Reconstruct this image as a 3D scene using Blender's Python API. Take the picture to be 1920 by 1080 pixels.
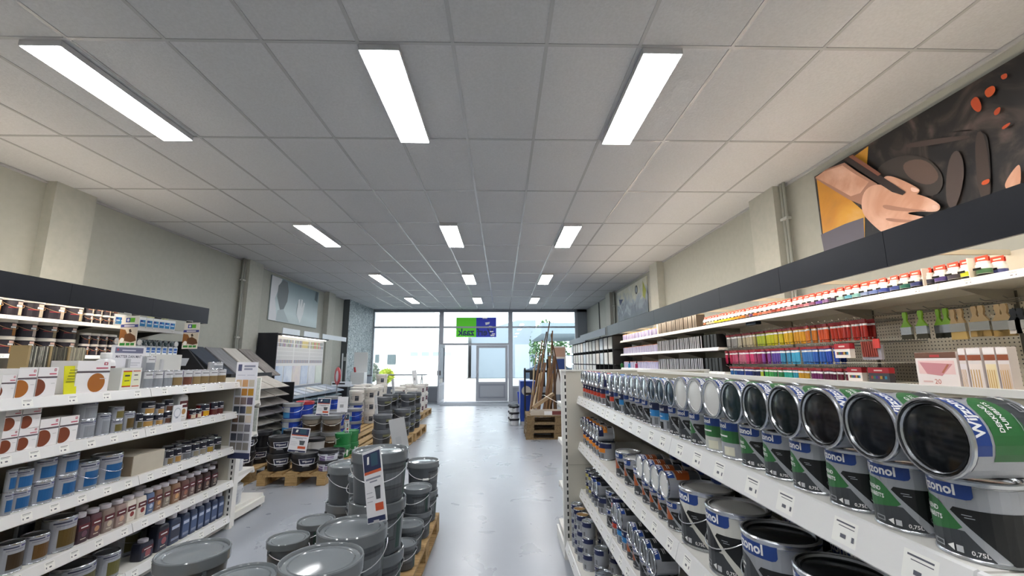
import bpy, bmesh, math, random
from mathutils import Vector, Matrix
from math import sin, cos, pi, radians as R
random.seed(7)
rnd = random.uniform
S = bpy.context.scene
COL = S.collection
for o in list(bpy.data.objects): bpy.data.objects.remove(o)

# ------------------------------------------------------------------ camera
F_PX = 807.53
PITCH, YAW, ROLL = 0.17094, 0.023183, -0.003409
EYE = Vector((0, 0, 1.43))
CEIL = 3.444
cp, sp, cy, sy = cos(PITCH), sin(PITCH), cos(YAW), sin(YAW)
FW = Vector((sy*cp, cy*cp, sp)); RT = Vector((cy, -sy, 0)); UP = RT.cross(FW)
RT2 = cos(ROLL)*RT + sin(ROLL)*UP; UP2 = -sin(ROLL)*RT + cos(ROLL)*UP
cam = bpy.data.objects.new('camera', bpy.data.cameras.new('camera')); COL.objects.link(cam)
m = Matrix((RT2, UP2, -FW)).transposed().to_4x4(); m.translation = EYE
cam.matrix_world = m
cam.data.sensor_width = 36; cam.data.lens = F_PX/1920*36
cam.data.clip_start = 0.05; cam.data.clip_end = 300
S.camera = cam

# ------------------------------------------------------------------ view, sky, lamps
S.view_settings.view_transform = 'Standard'
S.view_settings.look = 'None'
S.view_settings.exposure = 0.0
S.view_settings.gamma = 1.0
S.view_settings.use_curve_mapping = False
w = bpy.data.worlds.new('world'); S.world = w; w.use_nodes = True
bg = w.node_tree.nodes['Background']
bg.inputs['Color'].default_value = (0.86, 0.93, 1.0, 1); bg.inputs['Strength'].default_value = 4.2
PANEL_POWER = 37.0
STRIP_POWER = 56.0

def sky_portal(x, y, z, sx, sz):
    l = bpy.data.lights.new('window_portal', 'AREA'); l.shape = 'RECTANGLE'; l.size = sx; l.size_y = sz
    l.cycles.is_portal = True
    o = bpy.data.objects.new('window_portal', l); COL.objects.link(o)
    o.location = (x, y, z); o.rotation_euler = (-pi/2, 0, 0)
sky_portal(-1.0, 16.62, 1.7, 7.8, 3.4)

# ------------------------------------------------------------------ picture geometry helpers
def ray(u, v): return FW + (u-960)/F_PX*RT2 - (v-540)/F_PX*UP2
def onX(u, v, x): d = ray(u, v); return EYE + d*(x/d.x)
def onY(u, v, y): d = ray(u, v); return EYE + d*(y/d.y)
def onZ(u, v, z): d = ray(u, v); return EYE + d*((z-1.43)/d.z)
def px(x, y, z):
    q = Vector((x, y, z-1.43)); return 960 + F_PX*q.dot(RT2)/q.dot(FW)
def yat(u, x, z, lo=0.35, hi=40):
    s = 1 if x > 0 else -1
    for _ in range(50):
        mid = (lo+hi)/2
        if (px(x, mid, z)-u)*s > 0: lo = mid
        else: hi = mid
    return (lo+hi)/2

# ------------------------------------------------------------------ materials
def lin(h):
    if isinstance(h, tuple): return (*h, 1) if len(h) == 3 else h
    v = [int(h[i:i+2], 16)/255 for i in (0, 2, 4)]
    return tuple(c/12.92 if c <= .04045 else ((c+.055)/1.055)**2.4 for c in v) + (1,)
MC = {}
def M(c, rough=.5, metal=0., emit=0., spec=.5):
    k = (c, rough, metal, emit, spec)
    if k in MC: return MC[k]
    mt = bpy.data.materials.new('surface_'+str(len(MC))); mt.use_nodes = True
    b = mt.node_tree.nodes['Principled BSDF']
    b.inputs['Base Color'].default_value = lin(c); b.inputs['Roughness'].default_value = rough
    b.inputs['Metallic'].default_value = metal
    b.inputs['Specular IOR Level'].default_value = spec
    if emit:
        b.inputs['Emission Color'].default_value = lin(c); b.inputs['Emission Strength'].default_value = emit
    MC[k] = mt; return mt
class NT:
    def __init__(s, name):
        s.m = bpy.data.materials.new(name); s.m.use_nodes = True; s.t = s.m.node_tree
        s.b = s.t.nodes['Principled BSDF']
    def n(s, typ, **kw):
        a = s.t.nodes.new(typ)
        for k, v in kw.items():
            if k in a.inputs: a.inputs[k].default_value = v
            else: setattr(a, k, v)
        return a
    def l(s, a, b): s.t.links.new(a, b)
def noisy(name, c1, c2, scale=5, rough=.6, metal=0., bump=0., stretch=(1, 1, 1), detail=6, lo=.35, hi=.65, rough2=None, dist=0.):
    t = NT(name); tc = t.n('ShaderNodeTexCoord'); mp = t.n('ShaderNodeMapping'); mp.inputs['Scale'].default_value = stretch
    t.l(tc.outputs['Object'], mp.inputs['Vector'])
    no = t.n('ShaderNodeTexNoise', Scale=scale, Detail=detail); t.l(mp.outputs['Vector'], no.inputs['Vector'])
    no.inputs['Distortion'].default_value = dist
    r = t.n('ShaderNodeValToRGB'); r.color_ramp.elements[0].position = lo; r.color_ramp.elements[1].position = hi
    r.color_ramp.elements[0].color = lin(c1); r.color_ramp.elements[1].color = lin(c2)
    t.l(no.outputs['Fac'], r.inputs['Fac']); t.l(r.outputs['Color'], t.b.inputs['Base Color'])
    t.b.inputs['Roughness'].default_value = rough; t.b.inputs['Metallic'].default_value = metal
    if rough2 is not None:
        mr = t.n('ShaderNodeMapRange'); mr.inputs['To Min'].default_value = rough; mr.inputs['To Max'].default_value = rough2
        t.l(no.outputs['Fac'], mr.inputs['Value']); t.l(mr.outputs['Result'], t.b.inputs['Roughness'])
    if bump:
        bp = t.n('ShaderNodeBump', Strength=bump); bp.inputs['Distance'].default_value = .01
        t.l(no.outputs['Fac'], bp.inputs['Height']); t.l(bp.outputs['Normal'], t.b.inputs['Normal'])
    return t.m

WHITE = M('E9E8E4', .35); SHELFW = M('DEDCD6', .38); RAIL = M('E6E6E6', .3); DARK = M('17181b', .5); TIN = M('c9ccd2', .25, .9)
TINDARK = M('8d9096', .3, .9); BLACK = M('0b0c0e', .3); NAVY = M('20264f', .35); PAPER = M('F2F2EE', .6)
FASCIA = noisy('fascia_board', '191b22', '1d1f27', 2, .33); FASCIA.node_tree.nodes['Principled BSDF'].inputs['Specular IOR Level'].default_value = .22; WOOD = noisy('pallet_wood', '92764c', 'b8996a', 6, .75, stretch=(1, 9, 9), bump=.15)
WOODX = noisy('pallet_wood_cross', '92764c', 'b8996a', 6, .75, stretch=(9, 1, 9), bump=.15)
WALLM = noisy('painted_brick_wall', 'a5a79f', 'a9aba3', 14, .8, bump=.1)
BUCKET = noisy('grey_plastic', '555b61', '5b6167', 3, .3); LIDM = noisy('grey_lid_plastic', '6d7377', '767b7f', 3, .11)

# ------------------------------------------------------------------ mesh collector
class MB:
    def __init__(s): s.v = []; s.f = []; s.mi = []; s.mats = []
    def mat(s, m):
        if m not in s.mats: s.mats.append(m)
        return s.mats.index(m)
    def add(s, vs, fs, m):
        k = len(s.v); s.v += [tuple(v) for v in vs]; i = s.mat(m)
        for f in fs: s.f.append([k+a for a in f]); s.mi.append(i)
        return s
    def box(s, x0, y0, z0, x1, y1, z1, m, top=None):
        if x1 < x0: x0, x1 = x1, x0
        if y1 < y0: y0, y1 = y1, y0
        if z1 < z0: z0, z1 = z1, z0
        vs = [(x0,y0,z0),(x1,y0,z0),(x1,y1,z0),(x0,y1,z0),(x0,y0,z1),(x1,y0,z1),(x1,y1,z1),(x0,y1,z1)]
        return s.add(vs, [(0,3,2,1),(4,5,6,7),(0,1,5,4),(1,2,6,5),(2,3,7,6),(3,0,4,7)], m)
    def obox(s, c, hx, hy, hz, mat3, m):
        c = Vector(c); vs = [c + mat3 @ Vector((a*hx, b*hy, d*hz)) for a, b, d in
              ((-1,-1,-1),(1,-1,-1),(1,1,-1),(-1,1,-1),(-1,-1,1),(1,-1,1),(1,1,1),(-1,1,1))]
        return s.add(vs, [(0,3,2,1),(4,5,6,7),(0,1,5,4),(1,2,6,5),(2,3,7,6),(3,0,4,7)], m)
    def prism(s, pts, a, b, axis, m):
        """polygon extruded along axis ('x','y','z'); pts are the other two coords in order"""
        def P(p, t): return {'x': (t, p[0], p[1]), 'y': (p[0], t, p[1]), 'z': (p[0], p[1], t)}[axis]
        n = len(pts); vs = [P(p, a) for p in pts] + [P(p, b) for p in pts]
        fs = [list(range(n))[::-1], list(range(n, 2*n))] + [(i, (i+1) % n, n+(i+1) % n, n+i) for i in range(n)]
        return s.add(vs, fs, m)
    def lathe(s, prof, m, seg=24, sx=1., sy=1., cx=0., cy=0., caps=True, a0=0., a1=2*pi):
        """prof: list of (r,z) or (r,z,mat) - mat applies to the band ending at that point"""
        full = abs(a1-a0-2*pi) < 1e-6; ns = seg if full else seg+1
        k = len(s.v)
        for p in prof:
            for i in range(ns):
                a = a0+(a1-a0)*i/seg; s.v.append((cx+p[0]*cos(a)*sx, cy+p[0]*sin(a)*sy, p[1]))
        for j in range(1, len(prof)):
            mm = prof[j][2] if len(prof[j]) > 2 else m
            mi = s.mat(mm)
            for i in range(seg):
                i2 = (i+1) % ns
                s.f.append([k+(j-1)*ns+i, k+(j-1)*ns+i2, k+j*ns+i2, k+j*ns+i]); s.mi.append(mi)
        if caps and full:
            if prof[0][0] > 1e-5: s.f.append([k+i for i in range(ns)][::-1]); s.mi.append(s.mat(prof[1][2] if len(prof[1]) > 2 else m))
            if prof[-1][0] > 1e-5: s.f.append([k+(len(prof)-1)*ns+i for i in range(ns)]); s.mi.append(s.mat(prof[-1][2] if len(prof[-1]) > 2 else m))
        return s
    def tube(s, pts, r, m, seg=6, r2=None, closed=False):
        pts = [Vector(p) for p in pts]; n = len(pts); k = len(s.v)
        for i, p in enumerate(pts):
            d = (pts[min(i+1, n-1)]-pts[max(i-1, 0)]).normalized()
            a = d.cross(Vector((0, 0, 1)));
            if a.length < .05: a = d.cross(Vector((0, 1, 0)))
            a.normalize(); b = d.cross(a)
            rr = r if r2 is None else r+(r2-r)*i/(n-1)
            for j in range(seg):
                t = 2*pi*j/seg; s.v.append(tuple(p+a*cos(t)*rr+b*sin(t)*rr))
        mi = s.mat(m)
        for i in range(n-1):
            for j in range(seg):
                j2 = (j+1) % seg
                s.f.append([k+i*seg+j, k+i*seg+j2, k+(i+1)*seg+j2, k+(i+1)*seg+j]); s.mi.append(mi)
        s.f.append([k+j for j in range(seg)][::-1]); s.mi.append(mi)
        s.f.append([k+(n-1)*seg+j for j in range(seg)]); s.mi.append(mi)
        return s
    def mesh(s, name='mesh', smooth=None):
        me = bpy.data.meshes.new(name); me.from_pydata(s.v, [], s.f); me.update()
        for m in s.mats: me.materials.append(m)
        me.polygons.foreach_set('material_index', s.mi)
        b = bmesh.new(); b.from_mesh(me); bmesh.ops.recalc_face_normals(b, faces=b.faces[:]) if smooth != 'art' else None
        b.to_mesh(me); b.free()
        if smooth and smooth != 'art':
            me.shade_smooth(); me.set_sharp_from_angle(angle=R(smooth if smooth is not True else 35))
        return me
    def xf(s, M4, start=0):
        for i in range(start, len(s.v)): s.v[i] = tuple(M4 @ Vector(s.v[i]))
        return s

# ------------------------------------------------------------------ flat artwork wrapped on surfaces
TC = {}
def text_mesh(txt, size, bold):
    k = (txt, size, bold)
    if k in TC: return TC[k]
    c = bpy.data.curves.new('t', 'FONT'); c.body = txt; c.size = size; c.offset = bold*size; c.resolution_u = 2
    c.align_x = 'CENTER'; c.align_y = 'CENTER'
    o = bpy.data.objects.new('t', c); me = o.to_mesh()
    vs = [v.co.copy() for v in me.vertices]; fs = [list(p.vertices) for p in me.polygons]
    o.to_mesh_clear(); bpy.data.objects.remove(o); bpy.data.curves.remove(c)
    TC[k] = (vs, fs); return TC[k]
def art(mb, items, mapping, step=None, eps=.00025):
    """items: ('r',mat,u0,v0,u1,v1) ('p',mat,pts) ('c',mat,u,v,r) ('t',mat,text,u,v,size[,bold[,xscale]])"""
    for k, it in enumerate(items):
        kind, mt = it[0], it[1]
        if kind == 'r': u0, v0, u1, v1 = it[2:6]; vs = [(u0,v0),(u1,v0),(u1,v1),(u0,v1)]; fs = [[0,1,2,3]]
        elif kind == 'p': vs = it[2]; fs = [list(range(len(vs)))]
        elif kind == 's':
            vs = list(it[2])
            for _ in range(2): vs = [q for a_, b_ in zip(vs, vs[1:]+vs[:1]) for q in ((a_[0]*.75+b_[0]*.25, a_[1]*.75+b_[1]*.25), (a_[0]*.25+b_[0]*.75, a_[1]*.25+b_[1]*.75))]
            fs = [list(range(len(vs)))]
        elif kind == 'd':                              # disc cut off at a left limit
            vs = [(max(it[5], it[2]+it[4]*cos(2*pi*i/28)), it[3]+it[4]*sin(2*pi*i/28)) for i in range(28)]
            vs = [v_ for i, v_ in enumerate(vs) if i == 0 or v_ != vs[i-1]]; fs = [list(range(len(vs)))]
        elif kind == 'c':
            vs = [(it[2]+it[4]*cos(2*pi*i/20), it[3]+it[4]*sin(2*pi*i/20)) for i in range(20)]; fs = [list(range(20))]
        else:
            tv, tf = text_mesh(it[2], it[5], it[6] if len(it) > 6 else 0.0)
            xs = it[7] if len(it) > 7 else 1.
            vs = [(it[3]+q.x*xs, it[4]+q.y) for q in tv]; fs = tf
        b = bmesh.new(); bv = [b.verts.new((q[0], q[1], 0)) for q in vs]
        for f in fs:
            try: b.faces.new([bv[i] for i in f])
            except ValueError: pass
        if step:
            us = [q[0] for q in vs]; a = math.floor(min(us)/step)+1
            while a*step < max(us):
                bmesh.ops.bisect_plane(b, geom=b.verts[:]+b.edges[:]+b.faces[:], plane_co=(a*step, 0, 0), plane_no=(1, 0, 0)); a += 1
        b.verts.index_update()
        off = eps*(1+k*.55)
        mb.add([mapping(q.co.x, q.co.y, off) for q in b.verts], [[q.index for q in f.verts] for f in b.faces], mt)
        b.free()
def cyl(r, r2=None, h=1.):
    """wraps on an upright cylinder (or cone) whose front faces -X"""
    def f(u, v, o):
        rr = (r if r2 is None else r+(r2-r)*v/h)+o; a = pi+u/r
        return (rr*cos(a), rr*sin(a), v)
    return f
def negx(x): return lambda u, v, o: (x-o, -u, v)       # flat face looking to -X
def negy(y): return lambda u, v, o: (u, y-o, v)        # flat face looking to -Y
def posx(x): return lambda u, v, o: (x+o, u, v)

# ------------------------------------------------------------------ things
def link(o): COL.objects.link(o); return o
def tag(o, label=None, cat=None, group=None, kind=None):
    if label and len(label.replace('-', ' ').split()) > 16:
        for a_, b_ in ((' from the near end', ' from near end'), (' of the top right shelf', ', top right shelf'), (' on the ', ', '), (' of its stack', ' of stack'), (' from the left', ' from left')):
            if len(label.replace('-', ' ').split()) > 16: label = label.replace(a_, b_)
        if len(label.split()) > 16: label = label.replace(' of stack', '').replace(', wire handle', '')
        if len(label.split()) > 16: raise ValueError('LONG '+label)
    if label: o['label'] = label
    if cat: o['category'] = cat
    if group: o['group'] = group
    if kind: o['kind'] = kind
    return o
def struct(name, me):
    o = link(bpy.data.objects.new(name, me)); o['kind'] = 'structure'; return o
def spart(name, me, parent):
    o = link(bpy.data.objects.new(name, me)); o.parent = parent; return o
def empty(name, loc=(0,0,0), rot=(0,0,0)):
    o = link(bpy.data.objects.new(name, None)); o.location = loc; o.rotation_euler = rot; o.empty_display_size = .05; return o
def put(spec, loc, label, rot=None, group=None, scale=None):
    """spec = (name, category, [(part, mesh, parent index or -1, part label)]); every call makes a new thing with its own parts"""
    name, cat, parts = spec
    if len(parts) == 1 and parts[0][0] == name:
        root = link(bpy.data.objects.new(name, parts[0][1]))
    else: root = link(bpy.data.objects.new(name, None)); root.empty_display_size = .03
    root.location = loc
    if rot is not None:
        if isinstance(rot, Matrix): root.rotation_euler = rot.to_euler()
        elif isinstance(rot, (int, float)): root.rotation_euler = (0, 0, rot)
        else: root.rotation_euler = rot
    if scale: root.scale = scale
    tag(root, label, cat, group)
    if len(parts) == 1 and parts[0][0] == name: return root
    made = []
    for pn, me, pi_, pl in parts:
        o = link(bpy.data.objects.new(pn, me)); o.parent = root if pi_ < 0 else made[pi_]
        if pl: o['label'] = pl
        made.append(o)
    return root
ORD = 'first second third fourth fifth sixth seventh eighth ninth tenth eleventh twelfth thirteenth fourteenth fifteenth sixteenth seventeenth eighteenth nineteenth twentieth'.split()
TENS = {2: 'twenty', 3: 'thirty', 4: 'forty', 5: 'fifty', 6: 'sixty'}
def nth(k):
    k += 1
    if k <= 20: return ORD[k-1]
    t, r = divmod(k, 10)
    return (TENS[t][:-1]+'ieth') if r == 0 else TENS[t]+'-'+ORD[r-1]

# ================================================================== ROOM
XL, XR, YF, YB = -5.09, 3.27, 16.5, -2.6
# floor: trowelled grey-blue floor, worn glossy swirls
t = NT('trowelled_floor'); tc = t.n('ShaderNodeTexCoord')
n1 = t.n('ShaderNodeTexNoise', Scale=.8, Detail=5); n1.inputs['Distortion'].default_value = 1.2
n2 = t.n('ShaderNodeTexNoise', Scale=2.5, Detail=6); n2.inputs['Distortion'].default_value = .8
wv = t.n('ShaderNodeTexWave', Scale=1.6, Distortion=9.0, Detail=3); wv.wave_type = 'RINGS'
for a in (n1, n2, wv): t.l(tc.outputs['Object'], a.inputs['Vector'])
mx = t.n('ShaderNodeMix', data_type='RGBA'); mx.inputs[6].default_value = lin('8f949c'); mx.inputs[7].default_value = lin('999ea7')
t.l(n1.outputs['Fac'], mx.inputs[0])
r1 = t.n('ShaderNodeValToRGB'); r1.color_ramp.elements[0].position = .9; r1.color_ramp.elements[1].position = 1.0
r1.color_ramp.elements[0].color = (0,0,0,1); r1.color_ramp.elements[1].color = (.03,.03,.03,1)
t.l(wv.outputs['Fac'], r1.inputs['Fac'])
mx2 = t.n('ShaderNodeMix', data_type='RGBA'); t.l(r1.outputs['Color'], mx2.inputs[0]); t.l(mx.outputs[2], mx2.inputs[6]); mx2.inputs[7].default_value = lin('a9adb2')
t.l(mx2.outputs[2], t.b.inputs['Base Color'])
mr = t.n('ShaderNodeMapRange'); mr.inputs['To Min'].default_value = .22; mr.inputs['To Max'].default_value = .36
t.l(n2.outputs['Fac'], mr.inputs['Value']); t.l(mr.outputs['Result'], t.b.inputs['Roughness'])
wm_ = t.n('ShaderNodeMath', operation='MULTIPLY'); wm_.inputs[1].default_value = .12; t.l(wv.outputs['Fac'], wm_.inputs[0])
ad = t.n('ShaderNodeMath', operation='ADD'); t.l(n2.outputs['Fac'], ad.inputs[0]); t.l(wm_.outputs[0], ad.inputs[1])
bp = t.n('ShaderNodeBump', Strength=.03); bp.inputs['Distance'].default_value = .01
t.l(ad.outputs[0], bp.inputs['Height']); t.l(bp.outputs['Normal'], t.b.inputs['Normal'])
struct('floor', MB().box(XL-.3, YB-.2, -.1, XR+.3, YF+.1, 0, t.m).mesh())

# ceiling: mineral-fibre tiles in a T-bar grid
TILE = noisy('ceiling_tile', 'bfc1c5', 'c6c8cc', 60, .95, bump=.25)
TBAR = M('b2b3b7', .25)
cb = MB().box(XL-.3, YB-.2, CEIL, XR+.3, YF+.1, CEIL+.1, TILE)
i = -8
while -.3175+i*.603 < XR:
    x = -.3175+i*.603
    if x > XL: cb.box(x-.012, YB, CEIL-.004, x+.012, YF, CEIL-.0001, TBAR)
    i += 1
j = -4
while 2.46+j*1.2 < YF:
    y = 2.46+j*1.2
    if y > YB: cb.box(XL, y-.012, CEIL-.0045, XR, y+.012, CEIL-.0002, TBAR)
    j += 1
struct('ceiling', cb.mesh())
struct('wall_left', MB().box(XL-.2, YB-.2, 0, XL, YF, CEIL, WALLM).mesh())
struct('wall_right', MB().box(XR, YB-.2, 0, XR+.2, YF, CEIL, WALLM).mesh())
struct('wall_back', MB().box(XL, YB-.2, 0, XR, YB, CEIL, WALLM).mesh())
PIL = noisy('pilaster_paint', 'aeb0a8', 'b4b5ad', 14, .8, bump=.08)
for k, (x0, x1, y0, y1) in enumerate([(XL, -4.975, 4.66, 5.14), (XL, -4.955, 8.38, 8.87), (XL, -4.955, 12.32, 12.8), (XL, -4.9, 13.85, YF),
                                      (3.15, XR, 4.68, 5.17), (3.13, XR, 8.46, 8.9), (3.14, XR, 12.39, 12.9)]):
    if k == 3:
        t = NT('patterned_wallpaper'); tc = t.n('ShaderNodeTexCoord'); mp = t.n('ShaderNodeMapping'); mp.inputs['Scale'].default_value = (1, 1.6, 1)
        no = t.n('ShaderNodeTexNoise', Scale=13, Detail=4); no.inputs['Distortion'].default_value = 2.5
        rr = t.n('ShaderNodeValToRGB'); rr.color_ramp.elements[0].position = .46; rr.color_ramp.elements[1].position = .54
        rr.color_ramp.elements[0].color = lin('56666c'); rr.color_ramp.elements[1].color = lin('c6d0d3')
        t.l(tc.outputs['Object'], mp.inputs['Vector']); t.l(mp.outputs['Vector'], no.inputs['Vector']); t.l(no.outputs['Fac'], rr.inputs['Fac'])
        t.l(rr.outputs['Color'], t.b.inputs['Base Color']); t.b.inputs['Roughness'].default_value = .6
        mm = t.m
        b_ = MB().box(x0, y0, 0, x1, y0+.02, CEIL, M('4d5356', .7)).box(x0, y0+.02, 0, x1, y1, CEIL, mm)
    else: b_ = MB().box(x0, y0, 0, x1, y1, CEIL, PIL)
    struct('trim_%d' % (k+1), b_.mesh())
# drop edges where the wall meets the ceiling
struct('trim_8', MB().box(XL, YB, CEIL-.03, XL+.02, YF, CEIL-.005, TBAR).mesh())
struct('trim_9', MB().box(XR-.02, YB, CEIL-.03, XR, YF, CEIL-.005, TBAR).mesh())
# dark panel strips near the front on the right wall
struct('trim_10', MB().box(XR-.03, 12.28, 0, XR-.001, 12.38, CEIL-.03, M('3c4145', .6)).box(XR-.03, 14.3, 2.2, XR-.001, 14.33, CEIL-.03, M('3c4145', .6)).mesh())
# heating pipes in the corners of the pilasters
PIPE = M('8f928c', .4)
def pipe(x, y, lab):
    b = MB()
    for d in (0, .05): b.tube([(x, y+d, .02), (x, y+d, CEIL-.006)], .016, PIPE, 10)
    r = empty('heating_pipe', (0,0,0)); tag(r, lab, 'pipe')
    spart('pipe', b.mesh(smooth=True), r)
    c = MB()
    for z in (.9, 1.9, 3.0): c.box(x-.03, y-.03, z, x+.03, y+.08, z+.03, M('a5a7a2', .4))
    spart('bracket', c.mesh(), r)
pipe(3.2, 4.56, 'painted heating pipes beside the pilaster left of the big apron picture')
pipe(-5.02, 8.28, 'painted heating pipes beside the dark pilaster on the left wall')
pipe(3.22, 12.2, 'dark pipes on the right wall between the blue abstract picture and the shop front')

# ------------------------------------------------------------------ ceiling lights
GLOW = M('FFFFFF', .5, 0, PANEL_POWER)
hous = MB().box(0, 0, -.045, .26, 1.18, -.0048, M('c9c9cc', .4)).mesh()
diff = MB().box(.006, .006, -.0475, .254, 1.174, -.0452, GLOW).mesh()
LIGHT = ('ceiling_light', 'ceiling light', [('housing', hous, -1, None), ('diffuser', diff, -1, 'glowing white diffuser')])
cols = [(-3.035, 'left'), (-.92, 'middle'), (.913, 'right')]
rows = [(0, 'nearest'), (3, 'second'), (6, 'third'), (9, 'farthest')]
for x, cn in cols:
    for j, rn in rows:
        put(LIGHT, (x, 2.47+j*1.2, CEIL), 'white rectangular ceiling light, %s one of the %s row of lights' % (rn, cn), group='ceiling lights')
for x, cn in cols:                                      # unseen lamps above and behind the viewpoint, added to light the foreground
    put(LIGHT, (x, 2.47-3.6, CEIL), 'unseen white rectangular ceiling light above the viewpoint in the %s row' % cn, group='ceiling lights')

# ================================================================== SHOP FRONT
FR = M('a3a8b1', .4); FRD = M('8b919b', .45)
def glass():
    t = NT('window_glass'); t.t.nodes.remove(t.b)
    out = t.t.nodes['Material Output']; tr = t.n('ShaderNodeBsdfTransparent'); gl = t.n('ShaderNodeBsdfGlossy', Roughness=.0)
    tr.inputs['Color'].default_value = (.93, .97, .97, 1)
    fr = t.n('ShaderNodeFresnel', IOR=1.45); mx = t.n('ShaderNodeMixShader')
    t.l(fr.outputs[0], mx.inputs[0]); t.l(tr.outputs[0], mx.inputs[1]); t.l(gl.outputs[0], mx.inputs[2]); t.l(mx.outputs[0], out.inputs['Surface'])
    return t.m
GLASS = glass()
b = MB()
for x0, x1 in ((-4.95, -4.86), (-2.40, -2.24), (.236, .40), (2.80, 2.90)): b.box(x0, YF, 0, x1, YF+.1, 3.36, FR)
b.box(-4.9, YF, 3.34, 3.27, YF+.1, CEIL, FRD)
for x0, x1 in ((-4.86, -2.4), (-2.24, .236), (.4, 2.8)): b.box(x0, YF+.01, 2.73, x1, YF+.09, 2.79, FR)
b.box(-2.24, YF+.01, 2.08, .236, YF+.09, 2.15, FR)
for x0, x1 in ((-4.86, -2.4), (.4, 2.8)): b.box(x0, YF+.01, .50, x1, YF+.09, .56, FR).box(x0, YF+.03, 0, x1, YF+.07, .5, FRD)
wf = struct('window_1', b.mesh())
g = MB()
for x0, x1 in ((-4.86, -2.4), (-2.24, .236), (.4, 2.8)): g.box(x0, YF+.045, 2.79, x1, YF+.051, 3.34, GLASS)
for x0, x1 in ((-4.86, -2.4), (.4, 2.8)): g.box(x0, YF+.045, .56, x1, YF+.051, 2.73, GLASS)
g.box(-2.24, YF+.045, 2.15, .236, YF+.051, 2.73, GLASS)
spart('window_pane', g.mesh(), wf)
struct('wall_front', MB().box(2.9, YF, 0, 3.27, YF+.15, CEIL, M('7f858d', .6)).box(XL-.2, YF, 0, -4.95, YF+.15, CEIL, M('8f959b', .6)).mesh())
def leaf(name, w, h):
    b = MB().box(0, 0, 0, .1, .05, h, FR).box(w-.1, 0, 0, w, .05, h, FR).box(.1, 0, h-.1, w-.1, .05, h, FR).box(.1, 0, 0, w-.1, .05, .1, FR)
    b.box(.1, .01, .1, w-.1, .04, .62, FRD).box(.1, 0, .62, w-.1, .05, .7, FR).box(.16, -.006, .16, w-.16, .01, .56, FR)
    r = struct(name, b.mesh()); spart('door_pane', MB().box(.1, .02, .7, w-.1, .028, h-.1, GLASS).mesh(), r)
    return r
d1 = leaf('door_1', 1.2, 2.06); d1.location = (-.98, YF+.02, .01)
spart('door_handle', MB().tube([(.06, -.002, 1.02), (.06, -.05, 1.02), (.06, -.05, 1.14), (.06, -.002, 1.14)], .009, TIN).mesh(smooth=True), d1)
d2 = leaf('door_2', 1.18, 2.06); d2.location = (-2.20, YF-.03, .01); d2.rotation_euler = (0, 0, R(-91.5))
spart('door_handle', MB().box(1.02, -.03, .98, 1.14, .08, 1.14, DARK).mesh(), d2)
# threshold mat
tag(link(bpy.data.objects.new('door_mat', MB().box(-2.1, 14.9, .001, .22, 16.35, .012, noisy('mat_fibre', '747a82', '8d939a', 80, .9)).mesh())), 'flat grey entrance mat on the floor inside the shop door', 'mat')
# shop sign, seen from behind through the glass
r = empty('shop_sign', (-.992, YF+.04, 2.762)); tag(r, 'green and blue shop sign on the window above the door, its writing mirrored', 'sign')
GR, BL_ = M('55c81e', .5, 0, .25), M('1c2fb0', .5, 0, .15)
q = MB(); SGD = M('0a2a5c', .5)
q.box(-.764, 0, -.375, 0, .003, .375, GR).box(0, 0, -.375, .764, .003, .375, BL_)
spart('sign_panel', q.mesh(), r)
q = MB(); mir = lambda u, v, o: (-u, -o, v)
art(q, [('t', SGD, 'zaak', .38, -.2, .36, .03, .95)], mir); spart('lettering', q.mesh(smooth='art'), r)
q = MB(); art(q, [('t', SGD, 'Verf', -.34, -.2, .36, .03, .95)], mir)
art(q, [('p', PAPER, [(-.70, -.34), (-.56, -.34), (-.54, -.29), (-.7, -.3)]), ('r', PAPER, -.66, -.19, -.52, -.15), ('p', PAPER, [(-.6,-.02),(-.45,.0),(-.5,.05),(-.62,.04)]),
        ('p', PAPER, [(-.5,.12),(-.36,.08),(-.34,.18),(-.52,.2)]), ('r', PAPER, -.42, .32, -.24, .37), ('r', PAPER, -.72, -.28, -.6, -.24)], mir, eps=.002)
spart('logo', q.mesh(smooth='art'), r)

# ================================================================== STREET OUTSIDE
struct('ground', MB().box(-40, YF+.1, -.12, 40, 80, -.02, noisy('street_paving', 'b5b3ae', 'c6c4be', 3, .8)).mesh())
OW = M('e4e2dd', .8); OG = M('9aa3ad', .7)
def building(name, lab, parts):
    r = empty(name); tag(r, lab, 'building')
    for pn, mb in parts: spart(pn, mb.mesh(), r)
wins = MB()
for p, q_ in (((704, 665), (710, 680)), ((727, 665), (741, 683))):
    a, c = onY(*p, 38.9), onY(*q_, 38.9); wins.box(a.x, 38.85, a.z, c.x, 38.95, c.z, M('5c6668', .3))
gar = MB()
for k in range(4):
    a, c = onY(770+k*21, 660, 38.9), onY(783+k*21, 667, 38.9); gar.box(a.x, 38.85, a.z, c.x, 38.95, c.z, M('9fb0bb', .3))
building('house', 'white house with a pitched roof across the street behind the left shop window',
  [('wall', MB().box(-26, 39, 0, -3.2, 48, 4.4, OW).prism([(-26, 4.4), (-3.2, 4.4), (-9, 7.4), (-20, 7.4)], 39, 48, 'y', M('c9c7c4', .8))), ('window', wins), ('garage_window', gar),
   ('garage_door', MB().box(-9.4, 38.9, 0, -3.4, 39, 3.2, M('f2f0ea', .7)))])
building('warehouse', 'grey flat-roofed building across the street seen behind the shop door',
  [('wall', MB().prism([(-2.9, 0), (3.2, 0), (3.2, 5.4), (1.5, 5.4), (-2.9, 4.1)], 41, 48, 'y', OG)), ('door', MB().box(1.2, 40.95, 0, 2.9, 41, 3.1, M('b9c1c9', .6)))])
r = empty('canopy'); tag(r, 'grey flat canopy with a dark underside outside the right shop window', 'canopy')
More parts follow.
